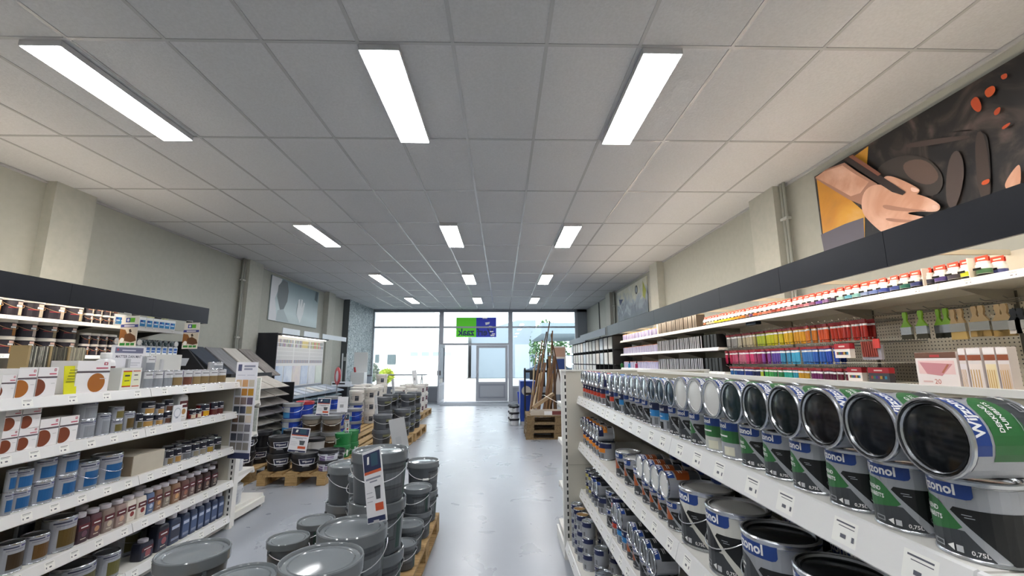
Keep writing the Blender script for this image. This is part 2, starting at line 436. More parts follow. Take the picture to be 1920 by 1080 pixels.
spart('roof', MB().box(2.2, 24, 3.0, 5.6, 33, 3.6, M('8c99a5', .7)).mesh(), r)
spart('post', MB().box(2.4, 24.3, -.02, 2.52, 24.42, 3.0, OG).box(5.2, 24.3, -.02, 5.32, 24.42, 3.0, OG).mesh(), r)
r = empty('shed'); tag(r, 'grey metal clad shed at the right edge of the right shop window', 'building')
spart('wall', MB().box(6.0, 27, -.02, 12, 36, 4.0, M('a3adb3', .6)).mesh(), r)
def bush(loc, rad, n, c1, c2, name, lab, cat, trunk=None):
    b = MB(); rs = random.Random(n)
    mts = [M(c1, .8), M(c2, .8)]
    for k in range(n):
        a, e, q_ = rs.uniform(0, 2*pi), rs.uniform(-1, 1), rs.uniform(.55, 1)
        c = Vector((cos(a)*math.sqrt(1-e*e)*rad[0]*q_, sin(a)*math.sqrt(1-e*e)*rad[1]*q_, e*rad[2]*q_))
        s_ = .09+.1*rs.random(); d1_ = Vector((rs.gauss(0,1), rs.gauss(0,1), rs.gauss(0,1))).normalized()*s_; d2_ = d1_.cross(Vector((rs.gauss(0,1), rs.gauss(0,1), rs.gauss(0,1)))).normalized()*s_*.6
        b.add([c-d1_, c+d2_, c+d1_, c-d2_], [(0,1,2,3)], mts[k % 2])
    r = empty(name, loc); tag(r, lab, cat); spart('foliage', b.mesh(), r)
    if trunk: spart('trunk', MB().tube([(0, 0, -trunk), (0, 0, 0)], .12, M('5a4a3a', .9)).mesh(), r)
bush((-8.15, 31, .5), (.55, .4, .5), 500, '9fae3a', 'c2c04a', 'hedge', 'yellow-green garden hedge outside the left shop window', 'hedge')
bush((-9.9, 33.5, .7), (.6, .5, .7), 400, '6e7a6a', '8a8a80', 'shrub', 'grey-green shrub left of the yellow-green hedge outside', 'shrub')
bush((3.9, 36.8, 2.6), (1.7, 1.2, 2.4), 1600, '4e6f4a', '6f8f5c', 'tree', 'leafy green tree under the canopy outside the right window', 'tree', 2.6)
bush((7.9, 40.5, 3.0), (1.8, 1.5, 2.4), 1000, '5c7c50', '86a06a', 'tree', 'pale green tree between the canopy and the shed outside', 'tree', 3.0)
b = MB()
for k in range(20): b.box(1.9+k*.19, 30.0, 0, 1.93+k*.19, 30.04, 1.9, M('5d6b80', .6))
for z in (.1, 1.0, 1.86): b.box(1.9, 30.0, z, 5.6, 30.04, z+.05, M('5d6b80', .6))
tag(link(bpy.data.objects.new('fence', b.mesh())), 'blue-grey bar fence across the street behind the right shop window', 'fence')
r = empty('parked_car', (3.7, 32, -.02)); tag(r, 'dark parked car behind the blue-grey fence outside', 'car')
spart('body', MB().prism([(-2.1, .3), (2.1, .3), (2.15, .75), (1.9, .95), (1.1, 1.0), (.6, 1.42), (-.9, 1.45), (-1.7, 1.0), (-2.1, .9)], -.85, .85, 'y', M('3f4e60', .3)).mesh(), r)
spart('side_window', MB().prism([(-1.4, 1.02), (.95, 1.02), (.55, 1.36), (-.85, 1.39)], -.86, -.851, 'y', M('161c24', .1)).mesh(), r)
for x in (-1.3, 1.3):
    w__ = MB().lathe([(.0, -.09), (.3, -.09), (.33, -.05), (.33, .09), (0, .09)], DARK, 20, caps=False); w__.xf(Matrix.Translation((x, -.80, .331)) @ Matrix.Rotation(pi/2, 4, 'X')); spart('wheel', w__.mesh(smooth=30), r)

# ================================================================== PRODUCT KINDS
SILV = M('a9acb3', .38, .35); WHT = M('f1f1f1', .5); WBLUE = M('1f3f86', .4); DGREY = M('3c4045', .45); BLK = M('101215', .4)
GRN = M('2f6a3a', .45); ORG = M('a5501f', .45); ORG2 = M('e0872a', .45); RED = M('c23a24', .45); LBLUE = M('2f86c8', .45); NAV = M('1b2552', .4); CREAM = M('d8d6c4', .5)
GLOSSK = M('0d1013', .12); TEAL = M('12262a', .15); WHLID = M('d8d8d6', .25); SLID = M('c2cbd3', .12, .9); STEELB = M('4b5f70', .15, .8)
def can_art(r, h, kind, col, big=True):
    V = lambda v: v*h
    U = lambda u: u*r
    it = []
    if kind == 'diag':                                    # silver label, blue name tag, diagonal colour field
        it += [('p', DGREY, [(U(-1.5), V(.04)), (U(1.1), V(.04)), (U(.55), V(.36)), (U(-1.5), V(.36))]),
               ('p', col, [(U(-1.5), V(.35)), (U(-.6), V(.27)), (U(.4), V(.36)), (U(.52), V(.40)), (U(.18), V(.60)), (U(.0), V(.68)), (U(-.2), V(.71)), (U(-1.5), V(.71))]),
               ('p', BLK, [(U(.38), V(.64)), (U(2.1), V(.64)), (U(2.1), V(.04)), (U(1.42), V(.04)), (U(.3), V(.59))]),
               ('p', WBLUE, [(U(-1.35), V(.95)), (U(.83), V(.95)), (U(.83), V(.80)), (U(.78), V(.765)), (U(.68), V(.75)), (U(-1.35), V(.75))])]
        if big:
            it += [('t', WHT, 'Wijzonol', U(-.22), V(.85), h*.185, .03, 1.0)]
            if col is GRN:
                it += [('t', WHT, 'DEKKEND', U(-.42), V(.565), h*.085, .02, 1.), ('t', WHT, 'TUINBEITS', U(-.34), V(.465), h*.085, .02, 1.)]
            else: it += [('r', WHT, U(-.9), V(.55), U(-.2), V(.58)), ('r', WHT, U(-.9), V(.48), U(-.3), V(.51))]
            it += [('r', M('9a9da2', .5), U(-.3), V(.10), U(.02), V(.17)), ('r', DGREY, U(-.27), V(.115), U(-.01), V(.155)),
                   ('p', WHT, [(U(.12), V(.135)), (U(.28), V(.18)), (U(.28), V(.09))]), ('r', M('c6c8cc', .5), U(.33), V(.09), U(.48), V(.17)),
                   ('t', WHT, '0,75L', U(.80), V(.115), h*.075, .02, 1.), ('r', SILV, U(.55), V(.56), U(.75), V(.57)), ('r', SILV, U(.6), V(.53), U(.8), V(.54)),
                   ('r', M('8c9094', .5), U(-.9), V(.31), U(-.35), V(.32))]
    elif kind == 'band':                                  # navy top, coloured band
        it += [('r', NAV, U(-1.9), V(.66), U(1.9), V(.96)), ('r', col, U(-1.4), V(.42), U(1.1), V(.66)), ('r', BLK, U(-.6), V(.1), U(.25), V(.34)), ('r', M('6d7075', .5), U(.6), V(.12), U(.95), V(.38))]
        if big: it += [('t', WHT, 'Wijzonol', U(-.3), V(.79), h*.17, .03, .95), ('r', WHT, U(-.9), V(.52), U(.2), V(.55))]
        else: it += [('r', WHT, U(-.9), V(.76), U(.3), V(.84))]
    elif kind == 'pale':                                  # blue top, green middle, pale bottom with a swatch square
        it += [('r', WBLUE, U(-1.6), V(.72), U(1.0), V(.96)), ('r', GRN, U(-1.6), V(.42), U(1.0), V(.72)), ('t', WHT, 'Wijzonol', U(-.3), V(.84), h*.17, .03, 1.),
               ('r', CREAM, U(.1), V(.1), U(.75), V(.32)), ('r', WHT, U(-.6), V(.56), U(.4), V(.60)), ('r', NAV, U(1.2), V(.6), U(1.6), V(.85))]
    elif kind == 'tin':                                   # pale tin with picture rectangle
        it += [('r', M('a6aab4', .4), U(-1.3), V(.05), U(1.3), V(.95)), ('r', M('343a55', .5), U(-1.1), V(.84), U(.0), V(.885)), ('r', M('4c4a80', .5), U(.15), V(.84), U(1.05), V(.90)),
               ('r', M('7c7f90', .5), U(-.9), V(.76), U(.4), V(.79)), ('r', col, U(-.75), V(.14), U(.9), V(.66)), ('r', M('8a8f95', .5), U(-.75), V(.08), U(.9), V(.15))]
    elif kind == 'dark':                                  # small dark tin with a pale picture below
        it += [('r', M('1d2030', .4), U(-1.4), V(.52), U(1.4), V(.95)), ('r', col, U(-.9), V(.08), U(1.1), V(.5)), ('r', WHT, U(-.6), V(.60), U(.7), V(.66)), ('r', M('b9bcc4', .4), U(-1.4), V(.47), U(1.4), V(.52))]
    elif kind == 'purple':                                # grey tin with a purple flag
        it += [('r', col, U(-1.2), V(.06), U(1.2), V(.55)), ('r', M('d8dade', .4), U(-1.2), V(.55), U(1.2), V(.94)), ('r', M('4a2f80', .4), U(.35), V(.58), U(.9), V(.94)), ('r', M('6a6d74', .5), U(-.9), V(.74), U(.2), V(.79))]
    return it
CANS = {}
def can(r, h, kind='diag', col=GRN, lid=None, ears=False, big=True, base=None, name='paint_can', seg=28):
    key = (round(r, 4), round(h, 4), kind, col.name, lid.name if lid else '', ears, big, base.name if base else '')
    if key in CANS: return CANS[key]
    base = base or SILV; lid = lid or SLID
    k = r/.05
    body = MB().lathe([(r*.965, 0), (r, 0), (r+.0012*k, .0015*k), (r+.0006*k, .004*k), (r-.0008, .006*k), (r-.0008, h-.008*k), (r+.0006*k, h-.0065*k), (r+.0012*k, h-.002*k), (r, h), (r*.955, h), (r*.945, h-.004*k), (r*.9, h-.0045*k)], TIN, seg, caps=False)
    body.lathe([(0, .0005), (r*.965, .0005)], TIN, seg, caps=False).lathe([(0, h-.007*k), (r*.9, h-.007*k)], TIN, seg, caps=False)
    lb = MB().lathe([(r-.0004, .007*k), (r-.0004, h-.009*k)], base, seg, caps=False)
    art(lb, can_art(r, h, kind, col, big), cyl(r-.0004), step=.011*k)
    ld = MB().lathe([(r*.915, h-.006*k), (r*.915, h-.0012*k), (r*.88, h-.0008*k), (r*.85, h-.0035*k, TIN), (r*.83, h-.005*k), (r*.79, h-.0042*k), (0, h-.0042*k)], lid, seg, caps=False)
    parts = [('body', body.mesh(smooth=30), -1, None), ('label', lb.mesh(smooth='art'), -1, None), ('lid', ld.mesh(smooth=30), -1, None)]
    if ears:
        e = MB()
        for s_ in (1, -1):
            for q in range(1): e.lathe([(.0, .0), (.018, .002), (.018, .005), (.009, .012), (0, .014)], TIN, 12)
            st = len(e.v)-5*12
            e.xf(Matrix.Translation((0, s_*(r-.002), h*.72)) @ Matrix.Rotation(-s_*pi/2, 4, 'X'), st)
        e2 = MB().tube([((r+.01)*-sin(a_)*.55-.0, (r+.008)*cos(a_), h*.72-sin(a_)*h*.30) for a_ in [pi*i/14 for i in range(15)]], .0016, TIN, 6)
        parts += [('handle_ear', e.mesh(smooth=30), -1, None)]
        parts += [('handle', MB().tube([(-(r+.006)*sin(a_), (r+.006)*cos(a_), h*.72-sin(a_)*h*.33) for a_ in [pi*i/16 for i in range(17)]], .0017, TIN, 6).mesh(smooth=30), -1, 'thin wire handle')]
    CANS[key] = (name, 'paint can', parts); return CANS[key]
SPIN = -.35
LYING = (Matrix.Rotation(-pi/2, 4, 'Y') @ Matrix.Rotation(pi, 4, 'Z'))
def lying(spin=0., yaw=0.): return Matrix.Rotation(yaw, 4, 'Z') @ Matrix.Rotation(-pi/2, 4, 'Y') @ Matrix.Rotation(pi+spin, 4, 'Z')

def bucket(r, h, taper=.86, body=None, lid=None, items=None, grip=True, name='paint_bucket', seg=36, rim=.055, cat='bucket', handle=None):
    body = body or BUCKET; lid = lid or LIDM; rb = r*taper; k = r/.155
    ht = h-.012*k
    b = MB().lathe([(0, 0), (rb-.006, 0), (rb, .006), (rb+(r-.006-rb)*.9, h*.8-.01), (r-.004*k, h*.8), (r-.004*k, h*.8+.006), (r-.008*k, h-.03*k), (r-.009*k, h-.02*k)], body, seg, caps=False)
    l = MB().lathe([(r-.005*k, h-rim*k), (r+.002*k, h-rim*k+.001), (r+.003*k, h-.006*k), (r, h-.001), (r-.005*k, h), (r-.009*k, h-.004*k), (r-.012*k, h-.014*k), (r-.030*k, h-.014*k), (r-.033*k, h-.010*k), (r-.037*k, h-.014*k), (r*.5, h-.0112*k), (0, h-.0102*k)], lid, seg, caps=False)
    parts = [('tub', b.mesh(smooth=30), -1, None), ('lid', l.mesh(smooth=30), -1, None)]
    rr = lambda v: rb+(r-.006-rb)*.9*min(1, v/(h*.8))+.001
    if items:
        mp_ = lambda u, v, o: (-(rr(v)+o)*cos(u/r), -(rr(v)+o)*sin(u/r), v)
        a = MB(); art(a, items, mp_, step=.03*k, eps=.0004); parts.append(('label', a.mesh(smooth='art'), -1, None))
    zh = h-rim*k-.012; R_ = r+.004
    ea = MB().box(-.008, r-.012, zh-.012, .008, r+.006, zh+.010, body).box(-.008, -r-.006, zh-.012, .008, -r+.012, zh+.010, body)
    pts = [(-(R_+.004)*sin(a_), R_*cos(a_), zh-sin(a_)*h*.30) for a_ in [pi*i/18 for i in range(19)]]
    parts.append(('handle_lug', ea.mesh(), -1, None))
    hm = handle or M('d9dce0', .3, .6)
    parts.append(('handle', MB().tube(pts, .0022, hm, 6).mesh(smooth=30), -1, None))
    if grip: parts.append(('grip', MB().tube([Vector(p)*1.0+Vector((-.004, 0, 0)) for p in pts[8:11]], .009, M('dcdedd', .4), 10).mesh(smooth=30), len(parts)-1, 'pale plastic grip'))
    return (name, cat, parts)

def rbox_loft(secs, m, n=4):
    """secs: (hx, hy, corner, z): rounded rectangles stacked up"""
    mb = MB(); k = 0; rings = []
    for hx, hy, c, z in secs:
        ring = []
        for q, (sx, sy_) in enumerate(((1, 1), (-1, 1), (-1, -1), (1, -1))):
            for i in range(n+1):
                a = pi/2*q+pi/2*i/n; ring.append((sx*(hx-c)+c*cos(a), sy_*(hy-c)+c*sin(a), z))
        rings.append(ring)
    L = len(rings[0]); vs = [p for r_ in rings for p in r_]
    fs = [[i for i in range(L)][::-1], [L*(len(rings)-1)+i for i in range(L)]]
    for j in range(len(rings)-1):
        for i in range(L): i2 = (i+1) % L; fs.append([j*L+i, j*L+i2, (j+1)*L+i2, (j+1)*L+i])
    return mb.add(vs, fs, m)
def bottle(w_, d_, h, body, label, pic, cap=None, name='wood_oil_bottle', cat='bottle', squat=False):
    cap = cap or M('f0ecf6', .35)
    hx, hy = d_/2, w_/2; c = min(hx, hy)*.35; nr = .024
    sh = h*(.70 if not squat else .66)
    b = rbox_loft([(hx*.94, hy*.94, c, 0), (hx, hy, c, .006), (hx, hy, c, sh), (hx*.93, hy*.9, c*.95, sh+.02), (nr+.004, nr+.004, nr+.0039, h*.83), (nr, nr, nr-.0001, h*.86)], body)
    cp_ = MB().lathe([(0, h*.85), (nr+.005, h*.85), (nr+.006, h*.865), (nr+.006, h*.985), (nr+.003, h), (0, h)], cap, 16, caps=False)
    l = MB(); wv = hy*.88
    art(l, [('r', label, -wv, h*.08, wv, sh*.92), ('r', M('5d1f28', .5) if pic else label, -wv, sh*.60, wv, sh*.9)]
        + ([('c', pic, wv*.15, sh*.42, wv*.5), ('r', WHT, -wv*.6, sh*.72, wv*.7, sh*.78), ('r', M('cfc8b8', .5), -wv*.5, h*.12, wv*.5, h*.15)] if pic else [('r', M('b9c3d8', .5), -wv*.8, sh*.7, wv*.8, sh*.85), ('r', M('8a93aa', .5), -wv*.8, h*.12, wv*.8, h*.2)]), negx(-hx))
    return (name, cat, [('body', b.mesh(smooth=40), -1, None), ('cap', cp_.mesh(smooth=35), -1, None), ('label', l.mesh(smooth='art'), -1, None)])
def carton(w_, d_, h, base, items, name='product_box', cat='box', flap=None):
    b = MB().box(-d_/2, -w_/2, 0, d_/2, w_/2, h, base)
    b.box(-d_/2+.002, -.004, h, d_/2-.002, .004, h+.0004, flap or M('bdbdb8', .6))
    l = MB(); art(l, items, negx(-d_/2), eps=.0004)
    return (name, cat, [('carton', b.mesh(), -1, None), ('printed_front', l.mesh(smooth='art'), -1, None)])

# ================================================================== SHELVES
TAGM = M('c9cad0', .5)
def shelf_part(root, x_front, x_back, y0, y1, z, side, rail=True, m=None, th=.03, rail_h=.052, tags=5, rows=None):
    """one shelf board with its slanted price rail; side = +1 when the front looks to +X, -1 to -X"""
    m = m or SHELFW
    b = MB().box(x_front-side*.004, y0+.003, z-th, x_back, y1-.003, z, m)
    s_ = spart('shelf', b.mesh(), root)
    if rail:
        X = lambda d: x_front+side*d
        pr = MB().prism([(X(0), z+.003), (X(.006), z+.001), (X(.022), z-rail_h), (X(.018), z-rail_h-.004), (X(-.003), z-rail_h), (X(-.003), z)], y0+.002, y1-.002, 'y', RAIL)
        r_ = spart('price_rail', pr.mesh(), s_)
        tl = MB(); n = tags
        for k in range(n):
            yy = y0+(k+.35+rnd(-.12, .12))*(y1-y0)/n
            def P(dy, t): return (X(.0065+.0155*t+.0006), yy+dy, z-rail_h*t-.001*(1-t))
            q = [(0, .12), (.052, .12), (.052, .86), (0, .86)]
            tl.add([P(*a) for a in q], [(0,1,2,3)], PAPER)
            for (a0, a1, t0, t1) in ((.006, .046, .20, .25), (.006, .040, .32, .345), (.005, .010, .54, .70), (.022, .034, .56, .68)):
                def P2(dy, t): p = P(dy, t); return (p[0]+side*.0005, p[1], p[2])
                tl.add([P2(a0, t0), P2(a1, t0), P2(a1, t1), P2(a0, t1)], [(0,1,2,3)], M('5a5c68', .5))
        spart('price_tags', tl.mesh(), r_)['kind'] = 'stuff'
    # bracket
    return s_
def slotted_post(x0, y0, x1, y1, h, slots='x+', m=None):
    b = MB().box(x0, y0, .0, x1, y1, h, m or WHITE)
    z = .1
    while z < h-.05:
        if slots == 'y-': b.box((x0+x1)/2-.006, y0-.0006, z, (x0+x1)/2+.006, y0+.002, z+.03, DARK)
        if slots == 'y-r': b.box(x1-.012, y0-.0006, z, x1-.001, y0+.002, z+.03, DARK)
        z += .05
    return b
GONDB = M('8c8778', .6)     # greige shelf back panels
# --- right gondola
gr = empty('gondola_shelving', (0, 0, 0)); tag(gr, 'long white double-sided shelf unit with cans in the right foreground', 'shelving')
RX0, RXB = .60, 1.07; RY0, RY1 = .3, 3.44; GTOP = 1.365
RZ = [1.168, .828, .488, .13]
mods = [.58-1, .58, 1.56, 2.52, RY1]
for z in RZ[:3]:
    for a, c in zip(mods[1:-1], mods[2:]): shelf_part(gr, RX0, RXB, a, c, z, -1, tags=7)
    shelf_part(gr, RX0, RXB, -.4, .58, z, -1, tags=7)
for a, c in zip(mods[:-1], mods[1:]): shelf_part(gr, .485, RXB, max(a, -.4), c, RZ[3], -1, tags=4)
spart('base_plinth', MB().box(.50, -.4, .02, 1.64, RY1, .10, SHELFW).mesh(), gr)
spart('back_panel', MB().box(1.07, -.4, .1, 1.10, RY1, GTOP, M('a09b8d', .6)).box(1.065, -.4, GTOP-.012, 1.105, RY1, GTOP+.004, WHITE).mesh(), gr)
spart('end_panel', MB().box(.50, RY1+.001, .1, 1.64, RY1+.02, GTOP-.006, M('cfcbbf', .6)).box(.50, RY1-.001, .66, 1.06, RY1+.001, .664, M('b0ac9f', .6)).mesh(), gr)
spart('upright', slotted_post(.462, RY1, .50, RY1+.04, GTOP, 'y-r').mesh(), gr)
spart('upright', slotted_post(1.60, RY1, 1.64, RY1+.04, GTOP, 'y-').mesh(), gr)
spart('top_cap', MB().box(.46, RY1-.005, GTOP-.004, 1.645, RY1+.06, GTOP+.006, WHITE).mesh(), gr)
for z in RZ[:3]: spart('shelf', MB().box(1.10, -.4, z-.03, 1.57, RY1, z, SHELFW).mesh(), gr)
# end-cap shelves of that gondola, seen from their side
ge = empty('end_shelf_rack', (0,0,0)); tag(ge, 'white end shelves standing behind the end panel of the right shelf unit', 'shelving')
for z in (.13, .45, .80, 1.1):
    d_ = .36 if z > .2 else .42
    spart('shelf', MB().box(.48, RY1+.045, z-.03, 1.62, RY1+.045+d_, z, SHELFW).mesh(), ge)
    spart('price_rail', MB().prism([(RY1+.045+d_, z), (RY1+.075+d_, z-.05), (RY1+.06+d_, z-.055), (RY1+.045+d_, z-.03)], .48, 1.62, 'x', RAIL).mesh(), ge)
spart('base_plinth', MB().box(.49, RY1+.045, .02, 1.61, RY1+.44, .10, SHELFW).mesh(), ge)
spart('foot', MB().box(.462, RY1+.042, .0, .478, RY1+.46, .09, WHITE).mesh(), ge)
def simple(name, label, cat, mesh, loc=(0,0,0), rot=(0,0,0), group=None):
    o = link(bpy.data.objects.new(name, mesh)); o.location = loc; o.rotation_euler = rot; tag(o, label, cat, group); return o
simple('leaflet', 'white paper leaflet sticking out behind the end panel of the right shelf unit', 'paper', MB().obox((0,0,0), .07, .05, .001, Matrix.Rotation(.5, 3, 'Y'), PAPER).mesh(), (.42, RY1+.30, 1.12))
simple('red_folder', 'dark red folder standing in the end shelves near the floor', 'folder', MB().box(0, 0, 0, .03, .2, .30, M('8e1626', .4)).mesh(), (.50, RY1+.12, .1315))

# --- left gondola (faces the middle aisle)
gl = empty('gondola_shelving', (0,0,0)); tag(gl, 'long white shelf unit with tins and bottles in the left foreground', 'shelving')
LXF, LXB = -2.40, -2.86; LY0, LY1 = .6, 4.12
LZ = [1.262, 1.0, .70, .408, .115]
lm = [-.05, .95, 1.95, 2.95, LY1]
lm = [LY1-1.06*4, LY1-1.06*3, LY1-1.06*2, LY1-1.06, LY1]
for zi, z in enumerate(LZ):
    for a, c in zip(lm[1:-1], lm[2:]): shelf_part(gl, LXF, LXB, a, c, z, 1, tags=7 if zi else 5)
spart('base_plinth', MB().box(-3.3, .95, .02, LXF-.02, LY1, .085, SHELFW).mesh(), gl)
spart('back_panel', MB().box(-2.88, .95, .1, -2.861, LY1, 1.26, GONDB).box(-2.8605, 2.02, .1, -2.8595, 2.026, 1.26, DARK).box(-2.8605, 3.06, .1, -2.8595, 3.066, 1.26, DARK).mesh(), gl)
spart('end_panel', MB().box(-3.34, LY1, .09, -2.44, LY1+.018, 1.30, M('c6c2b6', .6)).mesh(), gl)
spart('upright', slotted_post(-2.44, LY1, -2.385, LY1+.04, 1.31, 'y-').mesh(), gl)
spart('top_shelf', MB().box(-3.34, .95, 1.225, -2.88, LY1, 1.255, SHELFW).mesh(), gl)
# end shelves beyond it
ge2 = empty('end_shelf_rack', (0,0,0)); tag(ge2, 'white end shelves holding white buckets at the far end of the left shelf unit', 'shelving')
for z in (.12, .42, .76, 1.06):
    dd = .62 if z < .2 else .40
    spart('shelf', MB().box(-3.34, LY1+.045, z-.03, -2.46, LY1+.045+dd, z, SHELFW).mesh(), ge2)
    spart('price_rail', MB().prism([(LY1+.045+dd, z+.002), (LY1+.07+dd, z-.05), (LY1+.045+dd, z-.055)], -3.34, -2.46, 'x', RAIL).mesh(), ge2)
    if z > .2: spart('shelf_bracket', MB().prism([(LY1+.045, z-.031), (LY1+.40, z-.031), (LY1+.045, z-.13)], -2.475, -2.46, 'x', WHITE).mesh(), ge2)
spart('upright', MB().box(-2.46, LY1+.045, .0, -2.40, LY1+.09, 1.31, WHITE).mesh(), ge2)
spart('base_plinth', MB().box(-3.3, LY1+.045, .03, -2.43, LY1+.65, .09, SHELFW).mesh(), ge2)
spart('foot', MB().box(-2.47, LY1+.1, 0, -2.44, LY1+.13, .03, M('d8d8d8', .4)).box(-2.47, LY1+.6, 0, -2.44, LY1+.63, .03, M('d8d8d8', .4)).mesh(), ge2)

# ================================================================== CANS ON THE RIGHT GONDOLA
def can_row(xs, z, xf, r_of, make, labels, side=-1, gap=.985):
    """left silhouettes (photo x) -> places along the shelf; returns list of (y, r)"""
    out = []
    for x in xs:
        r = r_of(x); lo, hi = .3, 6
        for _ in range(40):
            mid = (lo+hi)/2
            s_ = min(px(xf-side*(r)+r*cos(a), mid+r*sin(a), z+.05) for a in [2*pi*i/24 for i in range(24)])
            if s_ > x: lo = mid
            else: hi = mid
        out.append([lo, r])
    return out
top_x = [1743, 1632, 1550, 1483, 1432, 1388, 1353.6, 1323.5, 1294, 1275, 1258, 1237, 1218, 1204, 1191, 1181, 1169, 1160, 1151, 1143, 1135, 1125.5, 1118, 1112.5, 1106.7, 1102, 1097.5, 1093.5]
pos = can_row(top_x, RZ[0], .612, lambda x: .0495 if x > 1285 else .045, None, None)
ys = [p[0] for p in pos]
# keep neighbours clear of each other
for k in range(1, len(ys)):
    need = pos[k-1][1]+pos[k][1]+.0012
    if ys[k]-ys[k-1] < need: ys[k] = ys[k-1]+need
n_keep = sum(1 for y in ys if y < RY1-.055)
kinds = ['diag_g']*5+['diag_g', 'pale', 'pale2', 'diag_g']+['diag_k', 'diag_k', 'band_b', 'band_b', 'diag_k', 'diag_k', 'diag_k', 'diag_k', 'band_b', 'diag_k', 'band_r', 'diag_k']+['band_r']*9
def tcan(kd, r, h, lid=None, big=True):
    if kd == 'diag_g': return can(r, h, 'diag', GRN, lid or GLOSSK, big=big)
    if kd == 'diag_k': return can(r, h, 'diag', M('20242a', .45), lid or SLID, big=big)
    if kd == 'pale': return can(r, h, 'pale', GRN, lid or WHLID)
    if kd == 'pale2': return can(r, h, 'pale', GRN, lid or WHLID, base=M('b9bcb8', .45))
    if kd == 'band_b': return can(r, h, 'band', LBLUE, lid or SLID, big=big)
    if kd == 'band_r': return can(r, h, 'band', RED, lid or SLID, big=big)
    if kd == 'band_o': return can(r, h, 'band', ORG2, lid or SLID, big=big)
    if kd == 'diag_o': return can(r, h, 'diag', ORG, lid or WHLID, big=big)
DESC = dict(diag_g='green-black stain can', diag_k='black-silver can', pale='pale green-striped can', pale2='pale green-striped can', band_b='blue-banded can', band_r='red-banded can', band_o='orange-banded can', diag_o='brown-black can')
HC = .103
for k in range(n_keep):
    kd = kinds[k]; r = pos[k][1]; big = k < 16
    put(tcan(kd, r, HC, None, big), (.612+r+rnd(0, .002), ys[k], RZ[0]+.0005), '%s, %s upright one from the near end of the top right shelf' % (DESC[kd], nth(k)), rot=rnd(-.12, .12)+(-.05 if k < 4 else 0), group='upright cans on the top right shelf')
# lying cans on top of them, lids towards the aisle
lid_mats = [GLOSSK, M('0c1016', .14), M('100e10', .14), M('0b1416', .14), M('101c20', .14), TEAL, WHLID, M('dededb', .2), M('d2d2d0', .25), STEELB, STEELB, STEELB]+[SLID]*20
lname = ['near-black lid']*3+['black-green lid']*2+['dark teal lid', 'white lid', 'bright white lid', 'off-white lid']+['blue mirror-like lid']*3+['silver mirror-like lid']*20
face = [1697, 1598, 1524, 1462, 1415, 1372, 1340.5, 1312, 1285, 1267, 1251, 1226, 1211, 1199, 1187, 1180, 1168, 1151, 1142, 1128, 1119, 1112, 1107, 1102, 1096, 1092]
fy = []
for k, x in enumerate(face):
    r = .0525 if k < 9 else .0455
    y = yat(x, .60, RZ[0]+.16)-r
    if fy and y-fy[-1][0] < r+fy[-1][1]+.001: y = fy[-1][0]+r+fy[-1][1]+.001
    if y > RY1-.06: break
    fy.append((y, r))
for k, (y, r) in enumerate(fy):
    kd = kinds[min(k, len(kinds)-1)]; L = .105 if k < 9 else .098
    if kd.startswith('pale'): kd = 'diag_g'
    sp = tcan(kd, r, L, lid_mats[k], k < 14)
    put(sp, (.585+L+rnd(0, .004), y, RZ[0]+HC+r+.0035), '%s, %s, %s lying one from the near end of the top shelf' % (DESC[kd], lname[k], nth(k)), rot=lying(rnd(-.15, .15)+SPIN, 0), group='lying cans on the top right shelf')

# second shelf
def stand(spec, xs, z, xf, label_fn, group, rot0=0., h=None, lay=None, start=0, side=-1):
    prev = None
    return
def ypx(x, r, z, xf):
    lo, hi = .3, 8
    for _ in range(40):
        mid = (lo+hi)/2
        if min(px(xf+r+r*cos(a), mid+r*sin(a), z+.05) for a in [2*pi*i/24 for i in range(24)]) > x: lo = mid
        else: hi = mid
    return lo
s2 = [(1395.5, .0875, .18, 'big_k'), (1338, .0875, .18, 'big_w'), (1291, .0875, .18, 'big_w'),
      (1259, .048, .10, 'diag_o'), (1238, .048, .10, 'diag_o'), (1224, .048, .10, 'diag_o'), (1208, .048, .10, 'diag_o'), (1188, .06, .125, 'diag_o'), (1170, .066, .13, 'diag_o'), (1154.3, .066, .13, 'diag_o'),
      (1122, .052, .105, 'band_o'), (1116, .045, .10, 'band_o'), (1110, .045, .10, 'band_o'), (1104, .045, .10, 'band_o'), (1098, .045, .10, 'band_o'), (1093, .045, .10, 'band_o')]
def bigcan(col, lidm, body): return can(.0875, .18, 'diag', col, lidm, ears=True, big=True, base=body, name='large_paint_can')
last = None; li = 0
for k, (x, r, h, kd) in enumerate(s2):
    y = ypx(x, r, RZ[1], .61)
    ga = .024 if r > .08 else .001
    if last and y-last[0] < r+last[1]+ga: y = last[0]+r+last[1]+ga
    if y > RY1-.05: break
    last = (y, r)
    if kd == 'big_k': sp = bigcan(M('3b3f44', .4), GLOSSK, SILV); lb = 'large silver can with glossy black lid at the front of the second right shelf'
    elif kd == 'big_w': sp = bigcan(M('23262b', .4), M('b7b7b4', .35), M('d4d3cc', .4)); lb = 'large white can with pale grey lid, second right shelf, %s' % ('beside the black-lidded one' if k == 1 else 'next to the brown-black cans')
    else:
        sp = tcan(kd, r, h, WHLID if kd == 'diag_o' else SLID, k < 12)
        lb = '%s, %s small upright one from the near end, second right shelf' % (DESC[kd], nth(k-3))
    put(sp, (.612+r, y, RZ[1]+.0005), lb, rot=rnd(-.1, .1), group='cans on the second right shelf' if k > 2 else None)
    if k in (3, 4, 5, 6) or k >= 10:
        r2 = .0475 if k < 8 else .044; L = .105 if k != 3 else .13
        put(tcan(kd, r2, L, WHLID if kd == 'diag_o' else SLID, k < 12), (.60+L, y, RZ[1]+h+r2+.0035), '%s, %s lying one from the near end, second right shelf' % (DESC[kd], nth(li)), rot=lying(.3+rnd(-.2, .3)), group='lying cans on the second right shelf'); li += 1
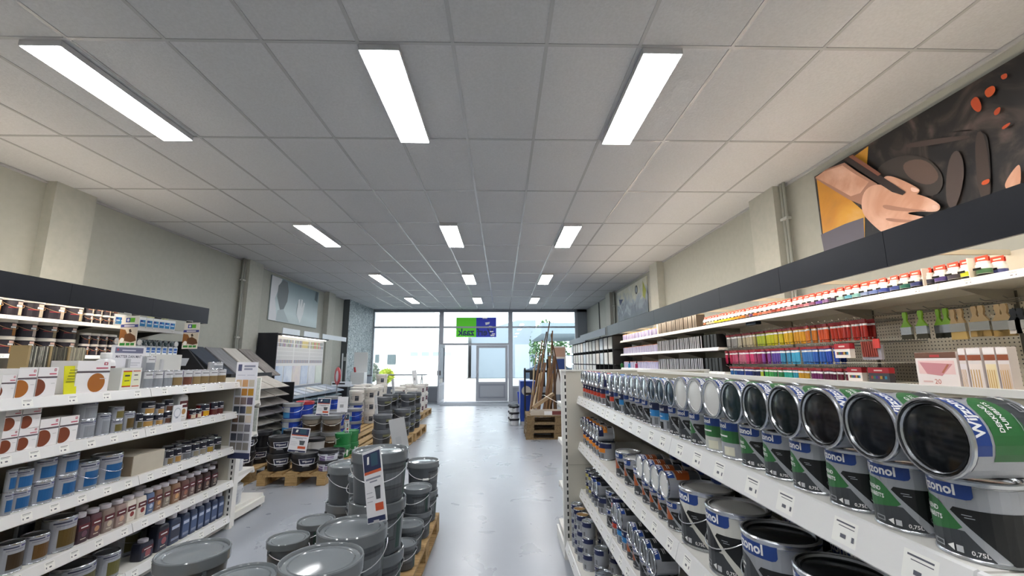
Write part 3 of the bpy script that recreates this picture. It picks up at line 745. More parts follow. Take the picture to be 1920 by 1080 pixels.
yb = [ypx(1395.5, .0875, RZ[1], .61)+d for d in (-.205, -.40)]
put(bigcan(M('23262b', .4), GLOSSK, DGREY), (.612+.0875, yb[0], RZ[1]+.0005), 'large dark can cut off by the lower picture edge, second right shelf', rot=.1)
for k, (x, yy) in enumerate(((.885, .93), (.885, 1.12), (.885, .74), (.885, 1.31))):
    put(bigcan(M('23262b', .4), GLOSSK if k != 3 else M('4b463d', .3), DGREY), (x+.02, yy, RZ[1]+.0005), 'large dark can, %s from the near end, back row of second right shelf' % nth(sorted([.93, 1.12, .74, 1.31]).index(yy)), rot=0, group='back row of large dark cans')
for k, y in enumerate((1.62, 1.75, 1.88, 2.01)):
    put(tcan('diag_o', .048, .10, M('4a2a18', .3), False), (.80, y, RZ[1]+.0005), 'brown can, %s from the near end, back row of second right shelf' % nth(k), group='back row of brown cans')
    put(tcan('diag_o', .048, .10, M('4a2a18', .3), False), (.80, y, RZ[1]+.1015), 'brown can on top of back row, %s from near end, second right shelf' % nth(k), group='back row of stacked brown cans')

# third shelf
s3 = [(1262, .06, .0, 'lay_k'), (1227, .045, .1, 'diag_k'), (1212, .048, .10, 'diag_k'), (1199, .048, .10, 'diag_k'), (1185.6, .045, .10, 'diag_o'), (1174.5, .045, .10, 'diag_o'), (1166, .045, .10, 'band_b'), (1156, .045, .10, 'band_b'),
      (1147, .045, .10, 'band_r'), (1137, .05, .10, 'diag_k'), (1121, .045, .10, 'band_k'), (1113, .04, .085, 'band_k'), (1108, .04, .085, 'band_k'), (1103, .04, .085, 'band_y'), (1098, .04, .085, 'band_y'), (1093, .04, .085, 'band_y')]
last = None; ui = li = 0
for k, (x, r, h, kd) in enumerate(s3):
    y = ypx(x, r, RZ[2], .61)
    if last and y-last[0] < r+last[1]+.001: y = last[0]+r+last[1]+.001
    if y > RY1-.045: break
    last = (y, r)
    mk = {'band_k': lambda: can(r, h, 'band', M('55585e', .5), SLID, big=False), 'band_y': lambda: can(r, h, 'band', M('b9ad62', .5), SLID, big=False)}
    de = {'band_k': 'navy can with grey band', 'band_y': 'navy can with yellowish band'}.get(kd, DESC.get(kd, ''))
    if kd == 'lay_k': put(tcan('diag_k', .0475, .105, GLOSSK), (.60+.105, y, RZ[2]+.0485), 'black-lidded can lying directly on the third right shelf', rot=lying(.4)); continue
    f = mk.get(kd, lambda: tcan(kd, r, h, None, k < 10))
    put(f(), (.612+r, y, RZ[2]+.0005), '%s, %s upright one from the near end, third right shelf' % (de, nth(ui)), rot=rnd(-.15, .15), group='cans on the third right shelf'); ui += 1
    if k in (1, 2, 3, 4, 6, 7, 10, 11):
        r2 = .046 if k < 9 else .04
        put(tcan('diag_k', r2, .10, M('2c3034', .25) if k < 5 else M('6d7378', .2) if k < 9 else SLID, k < 9), (.60+.10, y, RZ[2]+h+r2+.003), 'lying can, %s of those lying from the near end, third right shelf' % nth(li), rot=lying(.4+rnd(-.2, .3)), group='lying cans on the third right shelf'); li += 1
    elif k in (8, 9, 12, 13, 14, 15):
        put(f(), (.612+r, y, RZ[2]+.0005+h+.0005), '%s on top of %s stack from the near end, third right shelf' % (de, nth(k-8)), rot=rnd(-.2, .2), group='stacked cans on the third right shelf')
for k in range(5):
    put(can(.0875, .18, 'diag', M('23262b', .4), GLOSSK, big=False, base=DGREY, name='large_paint_can'), (.90, 1.1+k*.19, RZ[2]+.0005), 'large dark can, %s from near end, shaded back row of third right shelf' % nth(k), group='shaded back row of large dark cans')
# base shelf: narrow silver cans stacked, lower front
sil = can(.042, .095, 'band', M('8d9197', .5), M('a9803f', .3, .6), big=False)
sil2 = can(.042, .095, 'band', M('a2a5aa', .5), SLID, big=False)
bl = [(.545, 3.35, 3), (.545, 3.24, 3), (.545, 3.12, 3), (.56, 3.0, 3), (.60, 2.83, 2), (.72, 2.95, 2), (.70, 3.1, 2), (.71, 3.25, 2)]
ci = 0
for c_, (x, y, n) in enumerate(bl):
    for q in range(n):
        put(sil if (c_ in (1, 2) and q == n-1) else sil2, (x, y, RZ[3]+.0005+q*.0956), 'small silver can, %s from bottom in %s stack, bottom right shelf' % (nth(q), nth(c_)), rot=rnd(-.3, .3), group='stacks of small silver cans')
for k, (x, y, lm_) in enumerate([(.585, 2.70, SLID), (.60, 2.58, WHLID), (.6, 2.46, SLID), (.76, 2.6, SLID), (.75, 2.74, WHLID)]):
    put(can(.05, .11, 'band', M('8d9197', .5), lm_, big=False), (x, y, RZ[3]+.0005), 'silver-lidded can standing singly on the bottom right shelf, %s one' % nth(k), group='single cans on the bottom right shelf')

# ================================================================== LEFT GONDOLA GOODS (fronts look to +X)
def on_left(spec, x0, x1, z, label, xf=-2.425, d=None, group=None, rot=0.):
    """place a thing whose front spans photo x0..x1 on a shelf of the left unit; returns centre y"""
    ya, yb_ = yat(x0, xf, z+.05), yat(x1, xf, z+.05)
    put(spec, (xf-(d if d is not None else .05), (ya+yb_)/2, z+.0005), label, rot=pi+rot, group=group)
    return (ya+yb_)/2
def width(x0, x1, z, xf=-2.425): return yat(x1, xf, z+.05)-yat(x0, xf, z+.05)
def trb(w_, h, circ, cu, tw='right'):                          # printed front of the white wood-care boxes
    it = [('r', M('f4f2f4', .5), -w_/2, .001, w_/2, h-.001), ('r', M('5b5158', .5), -w_/2, h*.62, w_/2, h*.68), ('r', M('cfd3da', .5), -w_*.1, h*.60, w_/2, h*.62),
          ('d', circ, cu*w_, h*.305, h*.30, -w_/2+.001), ('r', M('f4f2f4', .5), -w_/2, .001, w_/2, h*.01),
          ('r', M('b02a4a', .5), w_*.28, h*.86, w_*.40, h*.95), ('r', WHT, w_*.31, h*.885, w_*.37, h*.925), ('r', M('c44a66', .5), w_*.05, h*.745, w_*.42, h*.785), ('r', M('c9c9cc', .5), w_*.2, h*.42, w_*.4, h*.44)]
    return it
BC1 = M('a9651f', .5); BC2 = M('7c3a1c', .5); BC3 = M('8a4a20', .5)
def wbox(w_, h, circ, cu=-.22, d_=.10): return carton(w_, d_, h, M('eeecec', .5), trb(w_, h, circ, cu))
# top shelf
Z = LZ[0]
def lw(x0, x1, z, label, h, circ, cu=-.2, d_=.10, zo=0., group=None):
    w_ = width(x0, x1, z)-.003
    put(wbox(w_, h, circ, cu, d_), (-2.425-d_/2, (yat(x0, -2.425, z+.05)+yat(x1, -2.425, z+.05))/2, z+.0006+zo), label, rot=pi, group=group)
lw(0, 28, Z, 'white wood care box at the left picture edge on the top left shelf', .115, BC2, -.9)
lw(29, 66, Z, 'white box with light brown disc on the top left shelf', .145, BC1, -.35)
lw(67, 105, Z, 'white box with half brown disc beside the yellow notice, top left shelf', .15, BC2, -.5)
lw(139, 203, Z, 'large white box with big brown disc on the top left shelf', .185, BC1, .12, .15)
tag_ = MB(); q = yat(127, -2.43, Z)
tg = empty('shelf_notice', (-2.43, q, Z+.0006), (0, 0, pi)); tag(tg, 'yellow notice card standing on the top left shelf beside the white boxes', 'notice')
spart('card', MB().obox((0, 0, .078), .001, .036, .078, Matrix.Rotation(.12, 3, 'Y'), M('e3e010', .5)).mesh(), tg)
l_ = MB(); art(l_, [('r', M('8a8a20', .5), -.028, .018+.016*k, .02-.004*(k % 3), .023+.016*k) for k in range(8)], lambda u, v, o: (-.0018-(v-.078)*-.12*-1-o, -u, v), eps=.002)
spart('printing', l_.mesh(smooth='art'), tg)
put(carton(.16, .12, .14, M('c9cbc8', .5), [('r', M('e6e6e2', .5), -.078, .002, .078, .138), ('r', M('dfe000', .5), -.064, .018, .002, .122), ('r', M('b8401c', .5), -.064, .018, .002, .026), ('r', M('b8401c', .5), -.064, .114, .002, .122),
    ('r', M('e9e9d6', .5), .01, .018, .068, .122), ('r', M('b8401c', .5), .01, .018, .068, .024), ('r', M('b8401c', .5), .01, .116, .068, .122), ('r', DGREY, -.05, .085, -.012, .095), ('r', DGREY, -.05, .055, -.012, .06), ('r', DGREY, .02, .09, .05, .096), ('r', DGREY, .02, .06, .056, .064)]),
    (-2.50, (yat(232, -2.44, Z+.05)+yat(266, -2.44, Z+.05))/2-.02, Z+.0006), 'grey box with yellow and white notice stickers on the top left shelf', rot=pi)
def tin(x0, x1, z, h, kind, col, label, zo=0., base=None, lid=None, xf=-2.42, ears=False, group=None, big=False):
    r = max(.02, width(x0, x1, z, xf-.03)/2-.0015)
    put(can(round(r, 3), h, kind, col, lid or TINDARK, ears=ears, big=big, base=base, name='varnish_tin'), (xf-r, (yat(x0, xf-.03, z+.05)+yat(x1, xf-.03, z+.05))/2, z+.0005+zo), label, rot=pi+rnd(-.1, .1), group=group)
GREYP = M('8f949c', .5); TAN = M('8c7650', .5); BRN = M('6e4030', .5); OCH = M('8a6a1c', .5)
T1 = [(267, 284, GREYP), (285, 303, GREYP), (304, 322, GREYP), (323, 341, TAN), (342, 359, BRN), (360, 374, TAN), (375, 390, TAN), (391, 406, TAN), (407, 423, TAN)]
for k, (a, c, cl) in enumerate(T1):
    tin(a, c, Z, .118, 'purple', cl, '%s tin with purple flag, %s from the left on the top left shelf' % ('grey' if cl is GREYP else 'reddish' if cl is BRN else 'tan', nth(k)), group='purple flagged tins')
tin(267, 284, Z, .10, 'purple', GREYP, 'grey tin standing on the first purple flagged tin, top left shelf', zo=.1185)
tin(399, 415, Z, .06, 'purple', GREYP, 'flat silver tin on top of the tan tins, end of top left shelf', zo=.1185, xf=-2.425)
# behind the boxes: sample decks, bottle, sign
for k, (x0, x1, c1, c2) in enumerate(((36, 76, '4c4a44', 'b0aca2'), (77, 110, '3e3b34', '6f6a5a'), (112, 145, '8a8576', 'b8b09a'))):
    xf = -2.66; ya, yb_ = yat(x0+4, xf, Z+.2), yat(x1+2, xf, Z+.2)
    r = empty('wood_sample_deck', (xf, ya, Z+.0006), (0, 0, 0)); tag(r, '%s fan of wood sample strips standing behind the boxes, %s of three' % (('dark grey', 'brown-black', 'light brown')[k], nth(k)), 'sample deck', 'wood sample decks')
    n = 11; wd = (yb_-ya)/n
    for q in range(n):
        cc = noisy('sample_strip_%d_%d' % (k, q), c1 if q % 3 else c2, c2 if q % 2 else c1, 20, .6, stretch=(1, 6, 1))
        spart('sample_strip', MB().box(-.05, q*wd+.001, 0, .04, q*wd+wd-.0015, .265+.004*math.sin(q), cc).mesh(), r)
    spart('end_board', MB().box(-.055, -.012, 0, .045, 0, .27, M('a08a62', .6)).mesh(), r)
put(bottle(.085, .075, .24, M('e6e6e8', .4), M('e8e8ea', .5), M('8c7a60', .5), cap=M('f0f0f2', .4), name='thinner_bottle'), (-2.62, yat(194, -2.62, Z+.1), Z+.0006), 'tall white bottle behind the large brown disc box, top left shelf', rot=pi)
# white sign MATTER DAN MAT
r = empty('sign_board', (-2.60, yat(236, -2.6, Z+.15), Z), (0, 0, 0)); tag(r, 'white sign reading matter dan mat behind the grey sticker box', 'sign')
spart('board', MB().box(-.003, -.13, .11, .003, .15, .285, M('e4e4ea', .5)).mesh(), r)
l_ = MB(); art(l_, [('r', M('6a6c88', .5), -.105, .24, .125, .278), ('t', M('4a4c60', .5), 'MATTER DAN MAT', .01, .215, .026, .015, .95), ('r', M('d8d8e6', .5), -.05, .255, .06, .262), ('r', M('b8b8c4', .5), .02, .17, .11, .175), ('r', M('b8b8c4', .5), .02, .155, .09, .16), ('r', M('6c6a80', .5), -.05, .115, 0, .14), ('c', M('b04a5a', .5), -.085, .262, .008)], lambda u, v, o: (.003+o, u, v))
spart('printing', l_.mesh(smooth='art'), r); spart('stand', MB().box(-.02, -.01, .0005, .02, .01, .2, M('bfc0c4', .4)).mesh(), r)
r = empty('sign_board', (-2.7, yat(300, -2.7, Z+.15), Z)); tag(r, 'blank pale card standing behind the grey purple flagged tins', 'sign')
spart('board', MB().box(-.003, -.10, .10, .003, .22, .24, M('c9cac8', .6)).mesh(), r); spart('stand', MB().box(-.02, -.01, .0005, .02, .01, .2, M('bfc0c4', .4)).mesh(), r)
# second shelf
Z = LZ[1]
for k, (a, c, two) in enumerate(((0, 32, 1), (33, 70, 1), (71, 108, 0), (109, 145, 0))):
    h = .105 if two else .14
    lw(a, c, Z, 'white wood care box with red-brown disc, %s from left on the second left shelf' % nth(k), h, BC2, -.3, group='white boxes with brown disc')
    if two: lw(a, c, Z, 'white wood care box stacked on the %s box, second left shelf' % nth(k), h, BC2, -.3, zo=h+.0008, group='upper white boxes with brown disc')
seq = [(145, 178, .105, 'tin', GREYP, 2, 'silver-grey'), (180, 204, .13, 'tin', M('8f949c', .4), 1, 'grey-fronted'), (206, 227, .08, 'tin', M('6b6130', .5), 2, 'olive-pictured'), (229, 249, .12, 'tin', M('5e4a24', .5), 1, 'brown-pictured'),
       (251, 263, .10, 'dark', M('5d5638', .5), 1, 'small dark'), (265, 286, .085, 'dark', M('b0894a', .5), 2, 'ochre'), (288, 303, .075, 'dark', M('b08a50', .5), 2, 'tan'), (305, 319, .085, 'dark', M('5e3a2c', .5), 2, 'dark brown')]
for k, (a, c, h, kd, cl, n, de) in enumerate(seq):
    for q in range(n):
        tin(a, c, Z, h, kd, cl, '%s tin, %s of its stack, %s stack from left on second left shelf' % (de, 'bottom' if q == 0 else 'top', nth(k)), zo=q*(h+.0006), group='tins on the second left shelf')
cd_ = MB(); art(cd_, [('c', M('b9c0cc', .5), 0, .07, .036), ('c', M('e6e8ee', .5), 0, .07, .028), ('r', M('8d95a5', .5), -.012, .03, .012, .04)], negx(-.003))
put(('ring_card', 'card', [('card', MB().box(-.003, -.045, 0, .003, .045, .125, M('e6e8ee', .5)).mesh(), -1, None), ('printing', cd_.mesh(smooth='art'), -1, None)]), (-2.41, yat(326, -2.43, Z+.05), Z+.0006), 'pale card with a ring print before the tall white bottle, second left shelf', rot=pi)
on_left(bottle(.095, .07, .235, M('d9dadd', .4), M('e9e9ea', .5), M('b58a52', .5), cap=M('e9e9ee', .4), name='cleaner_bottle'), 334, 353, Z, 'tall white bottle with wood picture on the second left shelf', d=.04)
for k, (a, c, h, cl, b0, de) in enumerate(((354, 364, .07, 'd8c9b0', '7a1f1c', 'small red and white tin'), (365, 375, .07, 'd8c9b0', '7a1f1c', 'small red and cream tin'), (376, 391, .10, 'd6a01c', '8a1c1c', 'red tin with yellow front'), (394, 405, .105, '5e2a20', '5e141c', 'dark red tin'), (406, 416, .105, '5e2a20', '5e141c', 'dark red tin'))):
    tin(a, c, Z, h, 'dark', M(cl, .5), '%s, %s of red tins at the far end, second left shelf' % (de, nth(k)), base=M(b0, .4), group='red tins')
# third shelf
Z = LZ[2]
BLU = M('1d5c94', .45)
for k, (a, c, n, h) in enumerate(((0, 15, 2, .105), (17, 55, 2, .10), (58, 101, 2, .115), (103, 143, 2, .115), (146, 184, 1, .16), (189, 231, 1, .17))):
    for q in range(n):
        tin(a, c, Z, h, 'tin', BLU, 'tin with blue picture, %s of its stack, %s stack from left on third left shelf' % ('bottom' if q == 0 else 'top', nth(k)) if n > 1 else 'larger blue pictured tin with wire handle, %s stack from left, third left shelf' % nth(k), zo=q*(h+.0006), ears=(n == 1), group='blue pictured tins')
ya, yb_ = yat(248, -2.43, Z+.05), yat(307, -2.43, Z+.05)
r = empty('wooden_box', (-2.43, ya, Z+.0006)); tag(r, 'pale unprinted wooden box on the third left shelf', 'box')
spart('box', MB().box(-.28, 0, 0, 0, yb_-ya, .125, noisy('pale_board', 'b9b2a3', 'c2bbad', 5, .7)).mesh(), r)
spart('end_face', MB().box(-.275, -.003, .003, -.004, 0, .122, M('8c7c68', .7)).mesh(), r)
for k, (a, c, h) in enumerate(((308, 322, .10), (324, 337, .10), (339, 357, .105), (358, 370, .10), (371, 384, .10), (385, 398, .10), (399, 413, .105))):
    cl = [TAN, M('a9824a', .5), M('6d6f76', .5), M('8c8474', .5), M('8f8878', .5), M('a08436', .5), M('35352f', .5)][k]
    tin(a, c, Z, h, 'dark', cl, 'dark topped tin with %s picture, %s from left beyond the wooden box' % (['tan', 'amber', 'grey', 'beige', 'pale brown', 'mustard', 'black'][k], nth(k)), group='dark topped tins')
    tin(a, c, Z, h, 'dark', cl, 'dark topped tin in the second row behind the %s one, third left shelf' % nth(k), xf=-2.56, group='second row of dark topped tins')
# fourth shelf
Z = LZ[3]
for k, (a, c, h, cl) in enumerate(((0, 44, .14, '3a2c1c'), (49, 92, .135, '5e431f'), (96, 145, .175, '5d4a20'))):
    tin(a, c, Z, h, 'tin', M(cl, .5), 'large tin with dark brown picture, %s from left on the fourth left shelf' % nth(k), group='large brown pictured tins')
tin(30, 60, Z, .15, 'dark', M('4a3418', .5), 'dark tin in the shade behind the large tins, fourth left shelf', xf=-2.63)
bt = [146, 172, 195, 218, 240, 259, 278, 294, 309, 324, 341, 357, 370, 383, 397]
be = [171, 194, 217, 239, 258, 277, 293, 308, 323, 340, 356, 369, 382, 396, 410]
bc = ['3a2530', '5c4048', '8f7f78', '9a8580', 'e4dcd2', 'e4dcd2', '5a6e92', '8a6c5c', '8a8078', '8f6f58', '6a4a44', '6e5a58', '3e2b28', '3a2624', '2c2020']
bn = ['dark plum', 'brown', 'beige', 'pinkish', 'white', 'white', 'blue', 'amber', 'grey', 'orange-brown', 'mahogany', 'greyish', 'dark brown', 'dark brown', 'near-black']
for k in range(15):
    wd = width(bt[k], be[k], Z)-.004
    sp = bottle(wd, min(.08, wd), .162, M(bc[k], .3), M(bc[k], .45), M(['6b4a5a', 'b98c6a', 'c9b9a4', 'c9a490', '8a3030', '8a3030', 'b9c6d8', 'd0a070', 'c0b8a8', 'd0a070', 'a06a58', 'b0a098', 'a08070', '9a8070', '8a7a70'][k], .5))
    on_left(sp, bt[k], be[k], Z, '%s wood oil bottle with pale cap, %s from left on fourth left shelf' % (bn[k], nth(k)), d=.045, group='wood oil bottles')
    if k in (0, 5, 9, 10, 12, 13, 14): on_left(sp, bt[k]+4, be[k]+4, Z, 'wood oil bottle in the second row behind the %s bottle, fourth left shelf' % nth(k), xf=-2.53, d=.045, group='second row of wood oil bottles')
# bottom shelf
Z = LZ[4]
for k, (a, c, h, cl, ear) in enumerate(((88, 122, .12, '5b5838', False), (124, 186, .16, '5a5632', True), (189, 230, .15, '6a6638', False), (212, 262, .20, '57552e', True))):
    xf = -2.42 if k < 3 else -2.58
    if k == 3: a, c = 222, 268
    if k == 2: a, c = 189, 226
    tin(a, c, Z, h, 'tin', M(cl, .5), 'tin with olive picture, %s from left on the bottom left shelf' % nth(k), xf=xf, ears=ear, group='olive pictured tins')
bt = [(264, 292), (296, 318), (319, 340), (342, 357), (358, 371), (372, 384), (385, 396), (397, 409), (410, 421)]
for k, (a, c) in enumerate(bt):
    wd = width(a, c, Z)-.004; sm = k == 0
    sp = bottle(wd if not sm else wd*.9, .075, .125 if sm else .21, M('2a2d3c' if k < 2 else '36435f', .3), M('34374a' if k < 3 else '4a5c82', .45), M('9c5a60', .5) if k < 2 else None)
    on_left(sp, a, c, Z, '%s bottle with pale cap, %s from left on the bottom left shelf' % ('short slate' if sm else 'slate and red' if k < 2 else 'blue-grey', nth(k)), d=.045, group='blue grey bottles')
    if k in (1, 3, 5, 7, 8): on_left(sp, a-3, c-3, Z, 'bottle in the second row behind the %s bottle, bottom left shelf' % nth(k), xf=-2.56, d=.045, group='second row of blue grey bottles')

# colour chart hanging at the end of the left unit
r = empty('colour_chart', (-2.33, LY1-.06, 1.02), (0, 0, R(-14))); tag(r, 'white colour chart with rows of wood tints hanging at the shelf end', 'colour chart')
spart('board', MB().box(-.115, -.002, -.42, .115, .002, .42, M('e2e3ec', .5)).mesh(), r)
l_ = MB(); cols_ = ['c8b193', 'c99a6b', 'c4bcae', 'a9a9a9', 'b07a33', 'b8892c', '8d7f78', '7c6a66', '5f5468', '3f4652', '3c4258', 'a9966b', '80675a', '66625c', 'd0c4b8', '5c5450', 'a9a6a8', '74727c', '424654', '70717c', '88888e', '8a8580', '8c8884', '94908c']
it = [('r', M('4a5072', .5), -.095, .34, -.055, .40), ('r', M('8a8ea4', .5), -.03, .375, .09, .392), ('r', M('8a8ea4', .5), -.03, .35, .06, .365), ('r', M('b9bccc', .5), -.095, .30, -.01, .306), ('r', M('b9bccc', .5), .01, .30, .09, .306), ('r', M('3c4468', .5), -.115, -.42, .115, -.37)]
for k, c_ in enumerate(cols_):
    u, v = -.1+(k % 3)*.068, .20-(k//3)*.078; it.append(('r', M(c_, .6), u, v, u+.06, v+.062))
art(l_, it, negy(-.002)); spart('printing', l_.mesh(smooth='art'), r)

# white buckets on the end shelves
WB = bucket(.10, .17, .9, M('c9ccd2', .4), M('d2d5da', .35), [('r', M('b4b8c2', .5), -.09, .02, .09, .10), ('r', DGREY, .02, .11, .03, .145), ('r', DGREY, .05, .11, .058, .145), ('r', M('7d8494', .5), -.05, .085, .06, .09), ('r', M('7d8494', .5), -.05, .06, .06, .065)], grip=False)
for k, (x, y, z, rt) in enumerate(((-2.58, 4.42, .12, 2.0), (-2.58, 4.40, .42, 1.9))):
    put(WB, (x, y, z+.0006), 'white bucket on the %s end shelf of the left unit' % ('lowest' if k == 0 else 'second lowest'), rot=rt)
for k, z in enumerate((.76, 1.06)):
    put(('tile_sample', 'sample', [('panel', MB().box(-.1, -.004, 0, .1, .004, .22, noisy('speckled_render_%d' % k, 'a9b0aa', 'c2c8c2', 60, .8)).mesh(), -1, None), ('frame', MB().box(-.108, -.006, 0, -.1, .006, .226, WHITE).box(.1, -.006, 0, .108, .006, .226, WHITE).box(-.1, -.006, .22, .1, .006, .226, WHITE).mesh(), -1, None)]),
        (-2.56, LY1+.40, z+.0006), 'framed speckled plaster sample on the %s end shelf of the left unit' % ('third' if k == 0 else 'top'), rot=.3)

# ================================================================== RIGHT WALL UNIT
WARM = M((1.0, .84, .66), .5, 0, STRIP_POWER)
rw = empty('wall_shelving', (0,0,0)); tag(rw, 'long white wall unit of art supplies under a dark fascia on the right', 'shelving')
ry = [.46+k for k in range(0, 10)]
RBX = 3.06
b = MB().box(RBX, .46, .1, RBX+.02, 9.46, 2.08, M('cfc8b8', .6)); spart('back_panel', b.mesh(), rw)
t = NT('pegboard'); tc = t.n('ShaderNodeTexCoord'); sep = t.n('ShaderNodeSeparateXYZ'); t.l(tc.outputs['Object'], sep.inputs[0])
def frac(o, sc):
    a = t.n('ShaderNodeMath', operation='MULTIPLY'); a.inputs[1].default_value = sc; t.l(o, a.inputs[0])
    f = t.n('ShaderNodeMath', operation='FRACT'); t.l(a.outputs[0], f.inputs[0])
    s_ = t.n('ShaderNodeMath', operation='SUBTRACT'); s_.inputs[1].default_value = .5; t.l(f.outputs[0], s_.inputs[0])
    p = t.n('ShaderNodeMath', operation='POWER'); p.inputs[1].default_value = 2; ab = t.n('ShaderNodeMath', operation='ABSOLUTE'); t.l(s_.outputs[0], ab.inputs[0]); t.l(ab.outputs[0], p.inputs[0]); return p
fa, fb = frac(sep.outputs['Y'], 40), frac(sep.outputs['Z'], 40)
sm = t.n('ShaderNodeMath', operation='ADD'); t.l(fa.outputs[0], sm.inputs[0]); t.l(fb.outputs[0], sm.inputs[1])
lt = t.n('ShaderNodeMath', operation='LESS_THAN'); lt.inputs[1].default_value = .034; t.l(sm.outputs[0], lt.inputs[0])
mx = t.n('ShaderNodeMix', data_type='RGBA'); mx.inputs[6].default_value = lin('e9e1cf'); mx.inputs[7].default_value = lin('5a554b'); t.l(lt.outputs[0], mx.inputs[0]); t.l(mx.outputs[2], t.b.inputs['Base Color']); t.b.inputs['Roughness'].default_value = .6
spart('pegboard', MB().box(RBX-.012, .46, .9, RBX-.001, 5.0, 1.80, t.m).mesh(), rw)
for k in range(9): shelf_part(rw, 2.6, RBX-.013, ry[k], ry[k+1], 1.882, -1, tags=3 if k > 2 else 4, rail_h=.04, m=M('e8e2d4', .4))
for z, y0 in ((1.60, 5.15), (1.31, 5.05)):
    yy = [y0]+[q for q in (5.46, 6.46, 7.46, 8.46, 9.46) if q > y0+.2]
    for a, c in zip(yy[:-1], yy[1:]): shelf_part(rw, 2.6, RBX-.013, a, c, z, -1, tags=3, rail_h=.035)
shelf_part(rw, 2.5, RBX-.013, .46, 5.0, 1.0, -1, tags=4)
br = MB()
for q in ry[1:]:
    for z in (1.85,)+((1.565, 1.275) if q > 5.2 else ()):
        m_ = spart('shelf_bracket', MB().prism([(2.72, z-.0005), (RBX-.014, z-.0005), (RBX-.014, z-.09), (RBX-.05, z-.09)], q-.002, q+.002, 'y', M('a39d90', .5)).mesh(), rw)
spart('base_plinth', MB().box(2.55, .46, .0, RBX+.02, 9.46, .1, SHELFW).mesh(), rw)
for q in (1.46, 2.46, 3.46, 4.46): spart('slotted_upright', MB().box(RBX-.02, q-.012, .9, RBX-.0125, q+.012, 1.84, M('5a564c', .5)).mesh(), rw)
# fascia canopy with warm strip lamps behind it
fa_ = empty('fascia_canopy', (0,0,0)); tag(fa_, 'long dark slate fascia above the right wall shelves', 'fascia')
for k in range(9): spart('fascia_board', MB().box(2.3, ry[k]+.0015, 1.985, 2.32, ry[k+1]-.0015, 2.205, FASCIA).mesh(), fa_)
for q in ry: spart('arm', MB().box(2.32, q-.01, 2.06, RBX, q+.01, 2.09, M('d8cfba', .6)).mesh(), fa_)
for k in range(9):
    o = empty('strip_lamp', (2.42, ry[k]+.08, 2.135)); tag(o, 'warm strip lamp hidden behind the right fascia, %s from the near end' % nth(k), 'lamp', 'warm strip lamps behind the right fascia')
    spart('tube', MB().tube([(0, 0, 0), (0, .84, 0)], .013, WARM, 8).mesh(), o)
    spart('fitting', MB().box(-.05, 0, -.012, -.014, .84, .012, WHITE).mesh(), o)
# ---- little acrylic pots on the top shelf
def pot(cn):
    c = M(cn, .4)
    b = MB().lathe([(0, 0), (.031, 0), (.033, .004), (.033, .018, BLK), (.033, .019), (.0335, .045, c), (.0335, .046), (.033, .066), (.03, .07), (0, .07)], M('f4f2f0', .35), 16, caps=False)
    bk = MB().box(-.0345, -.012, .040, -.030, .026, .052, BLK)
    lid = MB().lathe([(0, .0701), (.026, .0701), (.026, .084), (.024, .087), (0, .087)], M('f6f4f2', .35), 14, caps=False)
    hd = MB().box(-.004, -.031, .0872, -.002, .031, .118, M('d93a1e', .5)).box(.010, -.028, .0872, .012, .028, .112, M('c2301c', .5))
    art(hd, [('r', M('f3c9bc', .5), -.02, .098, .018, .106)], negx(-.004))
    return ('acrylic_pot', 'paint pot', [('jar', b.mesh(smooth=35), -1, None), ('colour_strip', bk.mesh(), -1, None), ('lid', lid.mesh(smooth=35), -1, None), ('header_card', hd.mesh(), -1, 'red header card')])
potc = ['3f6a4a', 'c8d436', '4a4658', '5c4f94', '3a3d50', '46508a', '2f6f62', '4a5aa0', '4457a8', '6f86c4', '8ca0cc', '7ab0b0', '5fa8c4', 'a9cfd0', '4a4460', 'a884bc', '7a5ab8', 'a06a8a', 'dc98a6', 'c07a90', 'b06470', 'd6909c', 'b25e6a', 'c4624e', '8a3a30', 'd88068', 'c88878', 'd07860', 'e07038', '7a5a90', 'a07868', 'e48a2e', 'e09030', 'e8a028', 'e8b22c', 'e8d02c', 'e6d830', 'e4dc34', 'e8da58', 'd8d24a', 'dcd4b4', 'd9cdbc', 'e6e0d2', 'd88a60', 'b04a30']
cache = {}
y = 2.26; k = 0
Z = 1.8826
while y < 5.62 and k < len(potc):
    c_ = potc[k]
    if c_ not in cache: cache[c_] = pot(c_)
    put(cache[c_], (2.655+rnd(-.006, .006), y, Z), 'small red-topped paint pot, %s from the near end of the top right wall shelf' % nth(k), rot=rnd(-.15, .15), group='paint pots on the top right wall shelf')
    c2_ = potc[(k+5) % 40]
    if c2_ not in cache: cache[c2_] = pot(c2_)
    if k % 3 == 0: put(cache[c2_], (2.75, y+rnd(0, .01), Z), 'small paint pot in the second row behind the %s pot, top right wall shelf' % nth(k), rot=rnd(-.15, .15), group='second row of paint pots')
    y += .0745 if k % 5 else .082; k += 1
    if k in (4, 8): y += .012
for k, (x_) in enumerate((1733, 1819)):
    yq = yat(x_, 2.62, 1.93)
    simple('shelf_divider', 'thin white divider between the paint pots, %s from the left' % nth(k), 'divider', MB().box(-.02, -.002, 0, .2, .002, .115, M('efe6da', .4)).mesh(), (2.63, yq, Z), group='shelf dividers')
